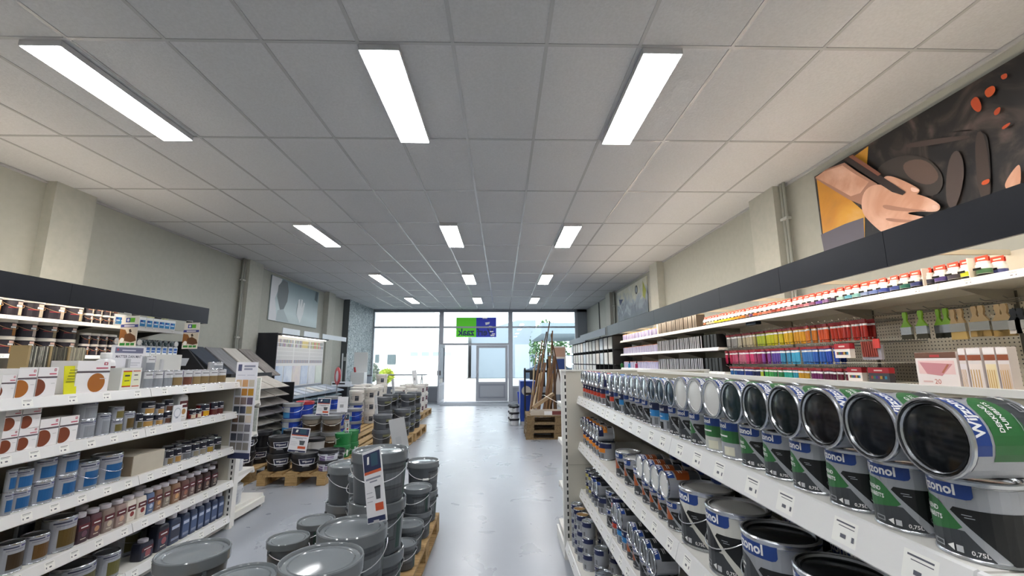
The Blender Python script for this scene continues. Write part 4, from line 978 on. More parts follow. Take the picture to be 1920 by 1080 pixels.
# ---- packs and pads
def pack(w_, h, d_, body, edge, top=None, name='sketch_pad', cat='pad'):
    b = MB().box(-d_/2, -w_/2, 0, d_/2, w_/2, h, M(body, .45))
    e = MB().box(-d_/2-.001, -w_/2+.001, .002, -d_/2, -w_/2+w_*.42, h-.002, M(edge, .5))
    if top: e.box(-d_/2+.004, -w_/2+.001, h, d_/2-.004, w_/2-.001, h+.012, M(top, .5))
    return (name, cat, [('cover', b.mesh(), -1, None), ('spine', e.mesh(), -1, None)])
def pack_row(y0, y1, z, specs, label, group, x=2.67, step=None, jit=.004, start=0):
    n = int((y1-y0)/step); 
    for k in range(n):
        sp = specs[(n-1-k) % len(specs)] if isinstance(specs, list) else specs
        put(sp, (x+rnd(-jit, jit), y0+(k+.5)*step, z+.0006), label % nth(n-1-k), rot=rnd(-.03, .03), group=group)
PU = [pack(.058, .115, .09, 'd9d6e6', '5a4aa8', 'e0a83a', 'marker_pack', 'pack'), pack(.058, .11, .09, 'b8aed8', '43358f', 'e8c470', 'marker_pack', 'pack'), pack(.058, .118, .09, 'e8e4f0', '7a68c0', 'd88a3a', 'marker_pack', 'pack')]
CA = pack(.062, .175, .12, '5a5148', '8d8478', 'd8c4a0')
PUS = [pack(.040, .125, .09, 'd4d2e4', '4f4498', None, 'marker_pack', 'pack'), pack(.040, .12, .09, 'e4e2ee', '6a5ab4', 'd87a3a', 'marker_pack', 'pack')]
PAD = pack(.046, .165, .12, '17181b', 'd2d2d6'); PADB = pack(.07, .165, .12, '0d0e10', '17181a')
pack_row(7.25, 9.40, 1.882, PU, 'purple and yellow marker pack, %s from left on the top right wall shelf', 'marker packs on the top shelf', step=.066)
simple('shelf_divider', 'thin white divider between the marker packs and the brown pads', 'divider', MB().box(-.05, -.02, 0, .1, .02, .17, M('efe6da', .4)).mesh(), (2.66, 7.2, Z))
pack_row(5.72, 7.16, 1.882, CA, 'brown sketch pad with pale edge, %s from left on the top right wall shelf', 'brown pads on the top shelf', step=.072)
pack_row(7.30, 9.40, 1.60, PUS, 'thin violet pack, %s from left on the second right wall shelf', 'violet packs on the second shelf', step=.046)
pack_row(5.62, 7.26, 1.60, PAD, 'black sketch pad with white edge, %s from left on the second right wall shelf', 'black pads on the second shelf', step=.0555)
pack_row(5.20, 5.60, 1.60, PADB, 'all-black box, %s from left at the end of the second right wall shelf', 'black boxes on the second shelf', step=.09)
pack_row(7.30, 9.40, 1.31, PUS, 'thin violet pack, %s from left on the third right wall shelf', 'violet packs on the third shelf', step=.048)
pack_row(5.62, 7.26, 1.31, PAD, 'black sketch pad with white edge, %s from left on the third right wall shelf', 'black pads on the third shelf', step=.0555)
pack_row(5.12, 5.60, 1.31, PADB, 'all-black box, %s from left at the end of the third right wall shelf', 'black boxes on the third shelf', step=.09)
# small ink bottles standing before them
for k, (x_, c_) in enumerate(((1161, '2c6a3c'), (1175, '3a8ac0'), (1188, '9a2a5a'))):
    b = MB().lathe([(0, 0), (.032, 0), (.034, .01), (.034, .075), (.012, .092), (.010, .10), (0, .10)], M(c_, .3), 14, caps=False)
    cp_ = MB().lathe([(0, .10), (.014, .10), (.014, .125), (.006, .13), (.004, .155), (0, .156)], BLK, 12, caps=False)
    put(('ink_bottle', 'bottle', [('body', b.mesh(smooth=35), -1, None), ('dropper_cap', cp_.mesh(smooth=35), -1, None)]), (2.56+.06, yat(x_, 2.56, 1.42), 1.3106), '%s ink bottle with black dropper cap before the violet packs' % ('green', 'blue', 'magenta')[k])
# ---- hanging paint tubes on hook rows
def tube_pack(c):
    cm = M(c, .25)
    b = MB()
    for q, dy in enumerate((-.017, .013)):
        vs = []; n0 = len(b.v)
        b.lathe([(0.0, -.148), (.011, -.148), (.011, -.136), (.007, -.134, BLK), (.015, -.128), (.0155, -.07), (.0155, -.045), (.0157, -.03, WHT), (.016, -.012)], cm, 10, sx=.7, cx=0, cy=dy, caps=False)
    hd = MB().box(-.0115, -.034, -.022, .0, .034, .0, M('8e2028', .5))
    return ('paint_tube_pack', 'paint tubes', [('tube', b.mesh(smooth=35), -1, None), ('header_card', hd.mesh(), -1, 'dark red header card')])
def hook_row(z, y0, y1, n, lab):
    r = empty('hook_rail', (0,0,0)); tag(r, lab, 'hook rail')
    spart('rail', MB().tube([(RBX-.03, y0-.03, z), (RBX-.03, y1+.03, z)], .004, M('8b8a86', .35, .7), 6).mesh(), r)
    for k in range(n):
        y = y0+(y1-y0)*k/(n-1); spart('hook', MB().tube([(RBX-.03, y, z), (2.63, y, z-.004), (2.60, y, z+.012)], .0028, M('9a9a96', .3, .8), 5).mesh(), r)
def tubes(z, y0, y1, cols_, lab, grp, pt=.068):
    n = int((y1-y0)/pt); hook_row(z+.004, y0, y1, n, 'wire hook rail carrying the %s' % grp)
    for k in range(n):
        f = 1-k/(n-1.); c_ = cols_[min(len(cols_)-1, int(f*len(cols_)))]
        if ('t', c_) not in cache: cache[('t', c_)] = tube_pack(c_)
        put(cache[('t', c_)], (2.665+rnd(-.008, .008), y0+(y1-y0)*k/(n-1), z), lab % nth(n-1-k), rot=(rnd(-.06, .06), 0, rnd(-.3, .3)), group=grp)
        if k % 2 == 0: put(cache[('t', c_)], (2.72, y0+(y1-y0)*k/(n-1), z), 'paint tubes hung behind the front ones, %s from left: %s' % (nth((n-1-k)//2), grp), rot=rnd(-.12, .12), group='rear '+grp)
tubes(1.735, 3.12, 5.02, ['8c8c8c', 'a8a496', 'b4aa90', 'b0a468', 'a8b83a', 'b8bc22', 'c0b420', 'd0a824', 'd49a2c', 'c8782a', 'c4502c', 'a8301f', '96241c'], 'hanging paint tubes, %s from left in the upper tube row', 'upper row of paint tubes')
tubes(1.555, 3.42, 5.10, ['a02848', 'b04a68', 'b8687e', 'c03a6a', '8c2858', '7a3a86', '5a4496', '3f86ac', '3f9cc0', '3f74b4', '2f5aa8', '2444a0'], 'hanging paint tubes, %s from left in the middle tube row', 'middle row of paint tubes')
tubes(1.375, 3.32, 5.02, ['2a5c94', '28407e', '2a3878', '20264a', 'a0b43a', '3f9a4c', '2c7a46', '2f9c8c', '2c8aa4', 'b48a2c', '6a2a5c', '5a1f3a', '5c1c2c'], 'hanging paint tubes, %s from left in the lower tube row', 'lower row of paint tubes')
def redbox(w_, h, w2='e9e2dc'):
    b = MB().box(-.02, -w_/2, 0, .02, w_/2, h*.62, M(w2, .5)); t_ = MB().box(-.021, -w_/2-.001, h*.62, .021, w_/2+.001, h, M('a3202c', .5))
    l = MB(); art(l, [('r', M(c_, .5), -w_*.38+w_*.11*q, h*.22, -w_*.38+w_*.11*(q+1), h*.42) for q, c_ in enumerate(('8a3a2a', '2a6a4a', '2a3a7a', '6a2a5a', 'b08a2a', '1f1f24', '2a7a9a'))], negx(-.02)); art(l, [('r', M('e2c8c4', .5), -w_*.2, h*.75, w_*.2, h*.85)], negx(-.021))
    return ('tube_set_box', 'box', [('box', b.mesh(), -1, None), ('lid', t_.mesh(), -1, 'red lid'), ('printing', l.mesh(smooth='art'), -1, None)])
put(redbox(.15, .11), (2.66, yat(1583, 2.66, 1.53), 1.455), 'red and white set box hanging right of the middle tube row')
put(redbox(.13, .10), (2.66, yat(1607, 2.66, 1.35), 1.285), 'red and white set box at the end of the lower tube row, left one')
put(redbox(.17, .10, '3c3a40'), (2.66, yat(1652, 2.66, 1.35), 1.285), 'red and dark set box at the end of the lower tube row, right one')
hook_row(1.575, 3.05, 3.35, 4, 'short wire hooks right of the middle tube row')
# bundle of tools in clear packs
b = MB().box(-.01, -.08, .02, .01, .08, .125, M('9a97a0', .3)); l = MB()
for q in range(7): l.tube([(-.014, -.05+q*.019, .04), (-.014, -.045+q*.019, .15)], .007, M('8a3a30', .4), 6)
l.box(-.02, -.085, .10, -.012, -.035, .165, M('c23a34', .5))
put(('brush_set_pack', 'pack', [('pouch', b.mesh(), -1, None), ('brushes', l.mesh(), -1, 'dark red brush handles')]), (2.66, yat(1635, 2.66, 1.53), 1.42), 'clear pouch of red-handled tools hanging right of the middle tube row')
for kk, zz in enumerate((1.4199, 1.2849)):
    spart('hook_shelf', MB().box(2.62, 2.9 if kk else 2.95, zz-.004, RBX-.013, 3.40, zz-.0005, M('cfcabd', .5)).mesh(), rw)

# ---- brushes on hooks
def flat_brush(w_, hl, handle, ferr, bris, bl_=.055):
    h = MB().prism([(-.012, 0), (-.016, -.02), (-.010, -.05), (-.011, -hl*.6), (-w_/2, -hl), (w_/2, -hl), (.011, -hl*.6), (.010, -.05), (.016, -.02), (.012, 0)], -.006, .006, 'x', M(handle, .4))
    f = MB().box(-.009, -w_/2, -hl-.05, .009, w_/2, -hl, M(ferr, .25, .85))
    r = MB().prism([(-w_/2+.001, -hl-.05), (w_/2-.001, -hl-.05), (w_/2+.002, -hl-.05-bl_), (-w_/2-.002, -hl-.05-bl_)], -.007, .007, 'x', M(bris, .9))
    return ('paint_brush', 'brush', [('handle', h.mesh(smooth=30), -1, None), ('ferrule', f.mesh(), -1, 'metal ferrule'), ('bristles', r.mesh(), -1, None)])
GB = flat_brush(.075, .10, '7fae2c', 'b4b8bc', '2c2c22', .03)
for k, (x_, sc) in enumerate(((1704, 1.), (1733, 1.), (1752, .8), (1766, .95))):
    put(GB, (2.70 if k < 2 else 2.75, yat(x_, 2.72, 1.68), 1.752), 'green-handled flat brush, %s from left on the hooks' % nth(k), group='green handled brushes', scale=(1, sc, 1))
NB = flat_brush(.07, .09, 'bfa070', 'b9b6ae', '8c7444', .035); NB2 = flat_brush(.045, .085, 'bfa070', 'b9b6ae', 'a8905a', .045)
for k, (x_, sp, z) in enumerate(((1789, NB2, 1.735), (1803, NB2, 1.735), (1830, NB, 1.74), (1843, NB, 1.74), (1874, NB, 1.735), (1886, NB, 1.735))):
    put(sp, (2.72, yat(x_, 2.72, 1.66), z), 'wooden-handled brush, %s from left of those beside the green brushes' % nth(k), group='wooden handled brushes')
for k, x_ in enumerate((1902, 1915)):
    put(flat_brush(.055, .06, '1c1d20', 'd0ccc6', 'b8b4ae', .02), (2.70, yat(x_, 2.70, 1.66), 1.70), 'black tool with white card at the right picture edge, %s one' % nth(k), group='black tools')
r = empty('hook_rail', (0,0,0)); tag(r, 'wire hook rail holding the green and wooden brushes', 'hook rail')
spart('rail', MB().tube([(RBX-.03, 2.1, 1.775), (RBX-.03, 3.15, 1.775)], .004, M('8b8a86', .35, .7), 6).mesh(), r)
for k in range(9): yq = 2.2+k*.11; spart('hook', MB().tube([(RBX-.03, yq, 1.775), (2.68, yq, 1.757), (2.655, yq, 1.77)], .003, M('8a8984', .3, .8), 5).mesh(), r)
# large packs below
PINKB = carton(.25, .05, .22, M('eae2e0', .5), [('r', M('e9c9c8', .5), -.11, .09, .11, .17), ('p', M('c88a92', .5), [(-.10, .16), (.10, .15), (.03, .08), (-.06, .09)]), ('r', M('6c4a3a', .5), -.125, .185, .125, .219), ('r', M('b04040', .5), -.03, .19, .03, .205),
   ('p', M('b06a50', .5), [(.03, .10), (.07, .15), (.08, .145), (.04, .095)]), ('t', M('c07a70', .5), '20', .0, .045, .04, .01), ('r', M('d8b8b4', .5), -.09, .04, -.03, .05)], 'canvas_pack', 'pack')
put(PINKB, (2.63, (yat(1720, 2.61, 1.4)+yat(1796, 2.61, 1.4))/2, 1.262), 'pink and white flat pack printed 20 below the green brushes')
for k, (x0, x1, c_) in enumerate(((1798, 1812, 'e6e0e4'), (1814, 1841, 'e8dcd6'), (1845, 1868, 'e9d9b0'), (1870, 1893, 'd8c4b4'))):
    wd = yat(x0, 2.6, 1.4)-yat(x1, 2.6, 1.4)-.004
    put(carton(wd, .05, .24, M('ded6d4', .4), [('r', M(c_, .5), -wd*.45, .01, wd*.45, .15), ('r', M('8c4a2c', .5), -wd*.5, .17, wd*.5, .20), ('r', M('f0ecec', .5), -wd*.5, .205, wd*.5, .235)]+[('r', M('c8a060', .5), -wd*.4+q*wd*.2, .02, -wd*.4+q*wd*.2+wd*.07, .12) for q in range(4)], 'brush_set_pack', 'pack'),
        (2.63, (yat(x0, 2.6, 1.4)+yat(x1, 2.6, 1.4))/2, 1.262), 'clear brush set pack right of the pink pack, %s from left' % nth(k), group='brush set packs')
spart('hook_shelf', MB().box(2.58, 1.9, 1.255, RBX-.013, 2.85, 1.261, M('cfcabd', .5)).mesh(), rw)
# small blue-black display above the tubes
simple('glasses_case', 'small dark metallic box standing on wires under the top right wall shelf', 'box', MB().box(-.03, -.09, 0, .03, .09, .035, M('2c3440', .2, .5)).mesh(), (2.69, 4.55, 1.8195-.0205+.017))

# ---- dark rack of wallpaper books beyond the wall unit
sr = empty('sample_rack', (0,0,0)); tag(sr, 'black rack of pale wallpaper samples on the right beyond the art supplies', 'rack')
spart('frame', MB().box(2.85, 9.55, .05, 2.87, 15.6, 2.05, M('15161a', .5)).box(2.5, 9.55, 1.0, 2.85, 15.6, 1.02, M('15161a', .5)).box(2.5, 9.55, 2.03, 2.85, 15.6, 2.05, M('15161a', .5)).mesh(), sr)
spart('fascia_board', MB().box(2.28, 9.50, 2.02, 2.30, 12.6, 2.19, M('5d646e', .5)).box(2.42, 12.6, 2.02, 2.44, 15.6, 2.19, M('5d646e', .5)).mesh(), sr)
yy = 9.7
k = 0
while yy < 15.4:
    spart('divider', MB().box(2.475, yy-.01, 1.02, 2.849, yy+.01, 2.03, M('15161a', .5)).mesh(), sr)
    for q, z in enumerate((1.73, 1.38, 1.08)):
        if q == 0 or q == 1 or k > 3:
            simple('wallpaper_sample', 'pale wallpaper sample in the black rack, %s from the right in the %s row' % (nth(k), ('upper', 'middle', 'lower')[q]), 'sample', MB().box(2.478, yy+.06, z, 2.49, yy+.40, z+.27, noisy('wallpaper_sample_%d_%d' % (k % 5, q), ['d9d6cc', 'e2e0da', 'cfd6da', 'e6dcd0', 'dcdcd8'][k % 5], ['e3e0d8', 'eceae6', 'd9e0e4', 'ece4da', 'e4e4e2'][k % 5], 6, .7)).mesh(), group='wallpaper samples')
    yy += .45; k += 1
for z in (1.73, 1.38, 1.08): spart('ledge', MB().box(2.50, 9.6, z-.012, 2.849, 15.5, z-.001, M('15161a', .5)).mesh(), sr)
r = empty('info_panel', (2.3, 15.7, 0)); tag(r, 'narrow panel with a portrait photo and blue sign by the front window', 'sign')
spart('board', MB().box(-.45, -.01, .3, .0, .01, 2.0, M('d8d2cc', .5)).mesh(), r); spart('photo', MB().box(-.42, -.013, 1.62, -.03, -.0102, 1.95, M('b58e78', .5)).mesh(), r); spart('blue_sign', MB().box(-.36, -.013, 1.18, -.06, -.0102, 1.55, M('27407c', .5)).mesh(), r)
spart('foot', MB().box(-.4, -.15, 0, -.05, .15, .03, DARK).box(-.24, -.01, .03, -.21, .01, .3, DARK).mesh(), r)

# ================================================================== LEFT WALL UNIT
lw_ = empty('wall_shelving', (0,0,0)); tag(lw_, 'white wall unit of buckets and tins under a dark fascia on the left', 'shelving')
lyb = [.19+k for k in range(0, 7)]; lyb[-1] = 6.19
LB = -4.96
spart('back_panel', MB().box(LB-.02, .19, .1, LB, 6.19, 1.95, M('a8a498', .6)).mesh(), lw_)
for k in range(2, 6):
    shelf_part(lw_, -4.5, LB+.001, lyb[k], lyb[k+1], 1.87, 1, tags=3, rail_h=.035, m=M('e8e2d4', .4)); shelf_part(lw_, -4.5, LB+.001, lyb[k], lyb[k+1], 1.52, 1, tags=3, rail_h=.035)
    spart('shelf_bracket', MB().prism([(-4.52, 1.8395), (LB+.001, 1.8395), (LB+.001, 1.74)], lyb[k+1]-.3, lyb[k+1]-.292, 'y', M('3f403f', .5)).mesh(), lw_)
spart('base_shelf', MB().box(-4.96, .19, .0, -4.4, 6.19, .12, SHELFW).mesh(), lw_)
fl_ = empty('fascia_canopy', (0,0,0)); tag(fl_, 'dark slate fascia above the left wall shelves', 'fascia')
for k in range(5): spart('fascia_board', MB().box(-4.22, 1.239+k+.0015, 1.985, -4.2, 2.239+k-.0015, 2.205, FASCIA).mesh(), fl_)
for k in range(6): spart('arm', MB().box(LB-.02, 1.23+k, 2.06, -4.22, 1.25+k, 2.09, M('b9b4a6', .6)).mesh(), fl_)
spart('end_cap', MB().box(-4.5, 6.235, 1.985, -4.22, 6.25, 2.205, FASCIA).mesh(), fl_)
for k in range(4):
    o = empty('strip_lamp', (-4.32, 1.30+k, 2.135)); tag(o, 'warm strip lamp hidden behind the left fascia, %s from the near end' % nth(k), 'lamp', 'warm strip lamps behind the left fascia')
    spart('tube', MB().tube([(0, 0, 0), (0, .84, 0)], .013, WARM, 8).mesh(), o); spart('fitting', MB().box(.014, 0, -.012, .05, .84, .012, WHITE).mesh(), o)
def wcol(x0, x1, z, xf=-4.53): return (yat(x0, xf, z)+yat(x1, xf, z))/2, (yat(x1, xf, z)-yat(x0, xf, z))/2-.002
def tb(r, h, pic, big=True):
    return bucket(r, h, .93, M('20202c', .4), M('e9e6e0', .35), [('r', M('23202e', .45), -r*1.3, h*.04, r*1.3, h*.76), ('p', M('d8b8ae', .5), [(-r*.1, h*.62), (r*.95, h*.62), (r*.95, h*.75), (-r*.1, h*.75)]), ('r', M(pic, .5), r*.05, h*.08, r*.85, h*.5), ('r', M('a8243c', .5), -r*.9, h*.42, -r*.1, h*.46),
        ('r', M('dfe4e8', .5), -r*.2, h*.5, r*.6, h*.6)], grip=False, rim=h*.2/(r/.155), handle=M('caa27a', .4, .3))
for k, (a, c) in enumerate(((-35, 6), (9, 45), (47, 86), (88, 125), (127, 157))):
    y, r = wcol(a, c, 1.95, -4.6); put(tb(r, .185, ['e0a030', 'cfc6b6', 'b8b0a4', 'b2aaa0', 'b0a488'][k]), (-4.56-r, y, 1.8706), 'white-lidded dark bucket, %s from left on the top left wall shelf' % nth(k), rot=pi, group='buckets on the top left wall shelf')
for k, (a, c) in enumerate(((158, 173), (175, 189), (191, 205), (206, 219))):
    y, r = wcol(a, c, 1.95, -4.6)
    for q in range(2): put(tb(r, .11, ['d8cfc0', 'cfc6b6', 'c8bfae', 'c0b69a'][k]), (-4.56-r, y, 1.8706+q*.1055), 'small white-lidded pot, %s from left on top left wall shelf, %s' % (nth(k), ('lower', 'upper')[q]), rot=pi, group='small pots on the top left wall shelf')
BCX = carton(.10, .09, .14, M('dfe6ea', .5), [('r', M('e9edf0', .5), -.048, .002, .048, .138), ('r', M('2f86c4', .5), -.042, .025, .042, .105), ('r', M('d8e6f0', .5), -.03, .06, .03, .075), ('r', M('1f4a9a', .5), -.042, .075, .0, .1)])
for k, x_ in enumerate((222, 231, 268, 281, 293, 304, 314, 324)):
    put(BCX, (-4.60, yat(x_, -4.55, 1.93), 1.8706), 'blue and white carton, %s from left on the top left wall shelf' % nth(k), rot=pi, group='blue cartons', scale=(1, .98 if k > 1 else .8, 1))
CW = M('e4dccc', .4)
for k, x_ in enumerate((222, 262, 290, 303, 316)):
    put(('roller_pack', 'pack', [('roller', MB().tube([(0, -.035, .025), (0, .035, .025)], .024, M('3c3a3c' if k % 2 else 'd8d8b0', .7), 12).mesh(smooth=30), -1, None), ('clip', MB().tube([(0, .04, .03), (.03, .045, .06), (.04, .0, .07)], .005, M('d8d0c0', .4), 6).mesh(), -1, None)]), (-4.60, yat(x_, -4.55, 2.02), 2.0116 if k else 2.0116), 'small paint roller lying on the blue cartons, %s from left' % nth(k), group='rollers on the cartons')
for k, (a, c) in enumerate(((-8, 27), (31, 66), (70, 105), (110, 142))):
    y, r = wcol(a, c, 1.6, -4.6)
    for q in range(2): put(tb(r, .165, ['9c6a30', 'b8a8a0', '8a7858', '3c3434'][k]), (-4.56-r, y, 1.5206+q*.1585), 'dark bucket with pale lid, %s from left on second left wall shelf, %s' % (nth(k), ('lower', 'upper')[q]), rot=pi, group='buckets on the second left wall shelf')
for k, (a, c) in enumerate(((149, 165), (166, 182), (183, 198), (199, 214))):
    y, r = wcol(a, c, 1.6, -4.6)
    for q in range(2): put(tb(r, .125, ['a06a30', 'b8a8a0', '6c6250', '2c2a30'][k]), (-4.56-r, y, 1.5206+q*.1200), 'small dark pot, %s from left on second left wall shelf, %s' % (nth(k), ('lower', 'upper')[q]), rot=pi, group='small pots on the second left wall shelf')
BT = carton(.09, .09, .13, M('dfe6ea', .5), [('r', M('e9edf0', .5), -.043, .002, .043, .128), ('r', M('2a62b0', .5), -.036, .05, .036, .115), ('r', M('d8e6f0', .5), -.03, .07, .03, .08)])
for k, x_ in enumerate((220, 262, 270, 280, 290, 300, 311, 322, 331)):
    y = yat(x_, -4.55, 1.7)
    put(BT, (-4.60, y, 1.5206), 'carton, %s from left in the row under the dark round lids, second left wall shelf' % nth(k), rot=pi, group='cartons on the second left wall shelf', scale=(1, .82, 1))
    sp = can(.041, .09, 'dark', TAN, WHLID if k in (0, 1, 8) else M('14282a', .2), big=False, name='varnish_tin')
    put(sp, (-4.64, y, 1.6506+.0435), 'round tin lying with %s lid forward, %s from left, second left wall shelf' % ('white' if k in (0, 1, 8) else 'dark', nth(k)), rot=Matrix.Rotation(pi, 4, 'Z') @ lying(0), group='lying tins on the second left wall shelf')
for k, (x_, x0) in enumerate(((285, 268), (337, 322))):
    simple('shelf_sign', 'white folded paper sign below the second left wall shelf, %s one' % ('left', 'right')[k], 'sign', MB().obox((0, 0, 0), .002, .14, .055, Matrix.Rotation(.35, 3, 'Y'), M('c6cbd2', .6)).mesh(), (-4.44, yat(x_, -4.44, 1.42), 1.45))
# hanging posters
def poster(name, label, w_, h, loc, rot, items, cord=True, th=.003):
    r = empty(name, loc, (0, 0, rot)); tag(r, label, 'poster')
    spart('panel', MB().box(-w_/2, -th/2, -h, w_/2, th/2, 0, M('e6e3dc', .5)).mesh(), r)
    l = MB(); art(l, items, negy(-th/2)); spart('print', l.mesh(smooth='art'), r)
    if cord: spart('cord', MB().tube([(0, 0, 0), (0, 0, cord)], .0015, WHITE, 5).mesh(), r)
    return r
def pitems(w_, h):
    return [('r', M('2a3f9a', .5), -w_*.25, -h*.21, 0, -h*.07), ('r', M('5fb42a', .5), 0, -h*.21, w_*.27, -h*.07), ('c', WHT, -w_*.12, -h*.14, w_*.07),
            ('r', M('34408c', .5), -w_*.5, -h*.37, w_*.5, -h*.28), ('r', WHT, -w_*.3, -h*.345, w_*.3, -h*.31), ('r', M('d6ccbc', .5), -w_*.5, -h*.85, w_*.5, -h*.37), ('p', M('8a5a2a', .5), [(-w_*.5, -h*.42), (-w_*.2, -h*.45), (-w_*.05, -h*.6), (-w_*.25, -h*.75), (-w_*.5, -h*.78)]),
            ('p', M('5c3a20', .5), [(-w_*.2, -h*.6), (w_*.1, -h*.55), (w_*.4, -h*.65), (w_*.5, -h*.8), (w_*.2, -h*.85), (-w_*.2, -h*.8)]), ('p', M('34261e', .5), [(0, -h*.45), (w_*.1, -h*.42), (w_*.18, -h*.52), (w_*.05, -h*.55)]),
            ('r', M('2f8a3a', .5), -w_*.42, -h*.95, -w_*.12, -h*.87), ('r', M('2f8a3a', .5), -w_*.06, -h*.95, w_*.16, -h*.87), ('r', M('2f8a3a', .5), w_*.2, -h*.95, w_*.42, -h*.87), ('c', WHT, -w_*.32, -h*.78, w_*.12)]
p0 = onX(246, 592, -4.12); p1 = onX(361, 605, -4.12)
poster('hanging_poster', 'colourful hanging poster before the left wall shelves, the nearer one', .215, .345, p0, R(-8), pitems(.215, .345), cord=.02)
poster('hanging_poster', 'colourful hanging poster at the far end of the left fascia', .225, .345, p1, R(-8), pitems(.225, .345), cord=.02)
spart('poster_rail', MB().tube([(-4.21, p0.y, 1.99), (-4.12, p0.y, p0.z+.02)], .003, WHITE, 5).tube([(-4.21, p1.y, 1.99), (-4.12, p1.y, p1.z+.02)], .003, WHITE, 5).mesh(), fl_)

# ================================================================== PALLETS AND BUCKETS IN THE MIDDLE
def pallet(x0, y0, label, along='y', z=0, w_=.8, l_=1.2, name='pallet'):
    """euro pallet; along = direction of its 1.2 m side"""
    r = empty(name, (x0, y0, z)); tag(r, label, 'pallet')
    W_, L_ = (w_, l_)
    def bx(a0, b0, z0, a1, b1, z1, nm, mt):
        if along == 'y': m_ = MB().box(a0, b0, z0, a1, b1, z1, mt)
        else: m_ = MB().box(b0, a0, z0, b1, a1, z1, mt)
        spart(nm, m_.mesh(), r)
    wl, wc = (WOODX, WOOD) if along == 'y' else (WOOD, WOODX)
    wl = WOOD; wc = WOODX
    for a in (0, W_/2-.0725, W_-.1): bx(a, 0, 0, a+(.1 if a in (0, W_-.1) else .145), L_, .022, 'bottom_board', wl)
    for a in (0, W_/2-.0725, W_-.1):
        aw = .1 if a in (0, W_-.1) else .145
        for b_ in (0, L_/2-.0725, L_-.145): bx(a, b_, .022, a+aw, b_+.145, .10, 'block', wl)
    for b_ in (0, L_/2-.0725, L_-.145): bx(0, b_, .10, W_, b_+.145, .122, 'cross_board', wc)
    for a, aw in ((0, .145), (.19, .1), (.3275, .145), (.51, .1), (.655, .145)): bx(a*W_/.8, 0, .122, (a+aw)*W_/.8, L_, .144, 'deck_board', wl)
    return r
pallet(-1.345, 2.84, 'wooden pallet under the far half of the grey bucket stacks')
pallet(-1.345, 1.62, 'wooden pallet under the near half of the grey bucket stacks')
DL = M('3a3d42', .5); LG = M('565a5e', .5)
def gitems(h, r):
    return [('r', LG, r*.2, h*.10, r*1.25, h*.74), ('r', DL, r*.2, h*.66, r*1.25, h*.70), ('r', DL, r*.25, h*.28, r*1.2, h*.295), ('r', M('2f4a44', .5), r*1.25, h*.10, r*1.5, h*.74), ('r', M('70757a', .5), r*.35, h*.36, r*1.1, h*.60)]
B31 = bucket(.155, .27, .87, items=gitems(.27, .155)); B30P = bucket(.165, .31, .80, items=None, grip=False)
B26 = bucket(.13, .24, .88, items=gitems(.24, .13), rim=.05); B21 = bucket(.107, .185, .88, items=gitems(.185, .107), rim=.05, grip=False)
B17 = bucket(.085, .145, .88, items=gitems(.145, .085), rim=.045, grip=False); B15 = bucket(.11, .16, .88, items=gitems(.16, .11), rim=.05, grip=False)
def stack(spec, x, y, n, pitch, z0, rots, label, group='stacked grey buckets', dj=.004):
    for q in range(n):
        lab = label if n == 1 else '%s, %s' % (label, 'topmost of its stack' if q == n-1 else 'lowest of its stack' if q == 0 else 'middle of its stack' if n == 3 else nth(q)+' from the bottom')
        put(spec, (x+rnd(-dj, dj), y+rnd(-dj, dj), z0+.0008+q*(pitch+.0006)), lab, rot=rots if isinstance(rots, (int, float)) else rots[q % len(rots)], group=group)
P = .1445
stack(B31, -.705, 1.86, 2, .262, P, [.5, .9], 'large grey bucket nearest the viewer')
stack(B31, -.70, 2.20, 2, .262, P, [1.55, 1.9], 'large grey bucket carrying the tilted price board')
stack(B31, -.705, 2.63, 3, .262, P, [1.6, 1.4, 1.7], 'large grey bucket of the three-high stack')
stack(B30P, -1.60, 2.47, 1, .3, .0+.165, [.9], 'tall grey bucket standing alone at the left')
pallet(-2.10, 2.0, 'low wooden dolly board under the lone tall grey bucket', name='low_pallet', w_=.72, l_=.8)
stack(B31, -1.255, 2.32, 1, .262, P, [2.2], 'large grey bucket left of the nearest one')
stack(B15, -1.215, 2.68, 2, .15, P, [2.0, 2.6], 'small grey bucket left of the three-high stack')
stack(B15, -1.17, 2.95, 2, .155, P, [2.0, .6], 'small grey bucket behind the other small one at left')
stack(B31, -1.16, 3.50, 2, .262, P+.0, [2.1, 2.2], 'large grey bucket with a hanging handle at the left rear')
stack(B21, -.95, 3.18, 3, .172, P, [.3, 2.0, 1.], 'grey bucket between the left and right rear stacks')
stack(B31, -.98, 3.84, 2, .262, P+.0, [1, 2, 1.4], 'grey bucket of the rear stack with the blank board')
stack(B26, -.67, 3.87, 2, .23, P, [1.6, 1.9], 'dark grey bucket at the far right corner of the pallet')
stack(B21, -.645, 3.52, 2, .172, P, [1.6, 1.2], 'medium grey bucket before the far right corner stack')
stack(B21, -.655, 3.26, 1, .15, P, [1.6], 'medium grey bucket at the right pallet edge')
stack(B17, -.64, 3.03, 1, .15, P, [1.5], 'small grey bucket at the right pallet edge, nearest one')
stack(B17, -.83, 3.02, 3, .138, P, [1.5, 1.7, 1.2], 'small grey bucket right behind the three-high stack')
stack(B17, -.835, 3.37, 2, .138, P, [1.5, 1.7, 1.2], 'small grey bucket in the middle of the right rear group')
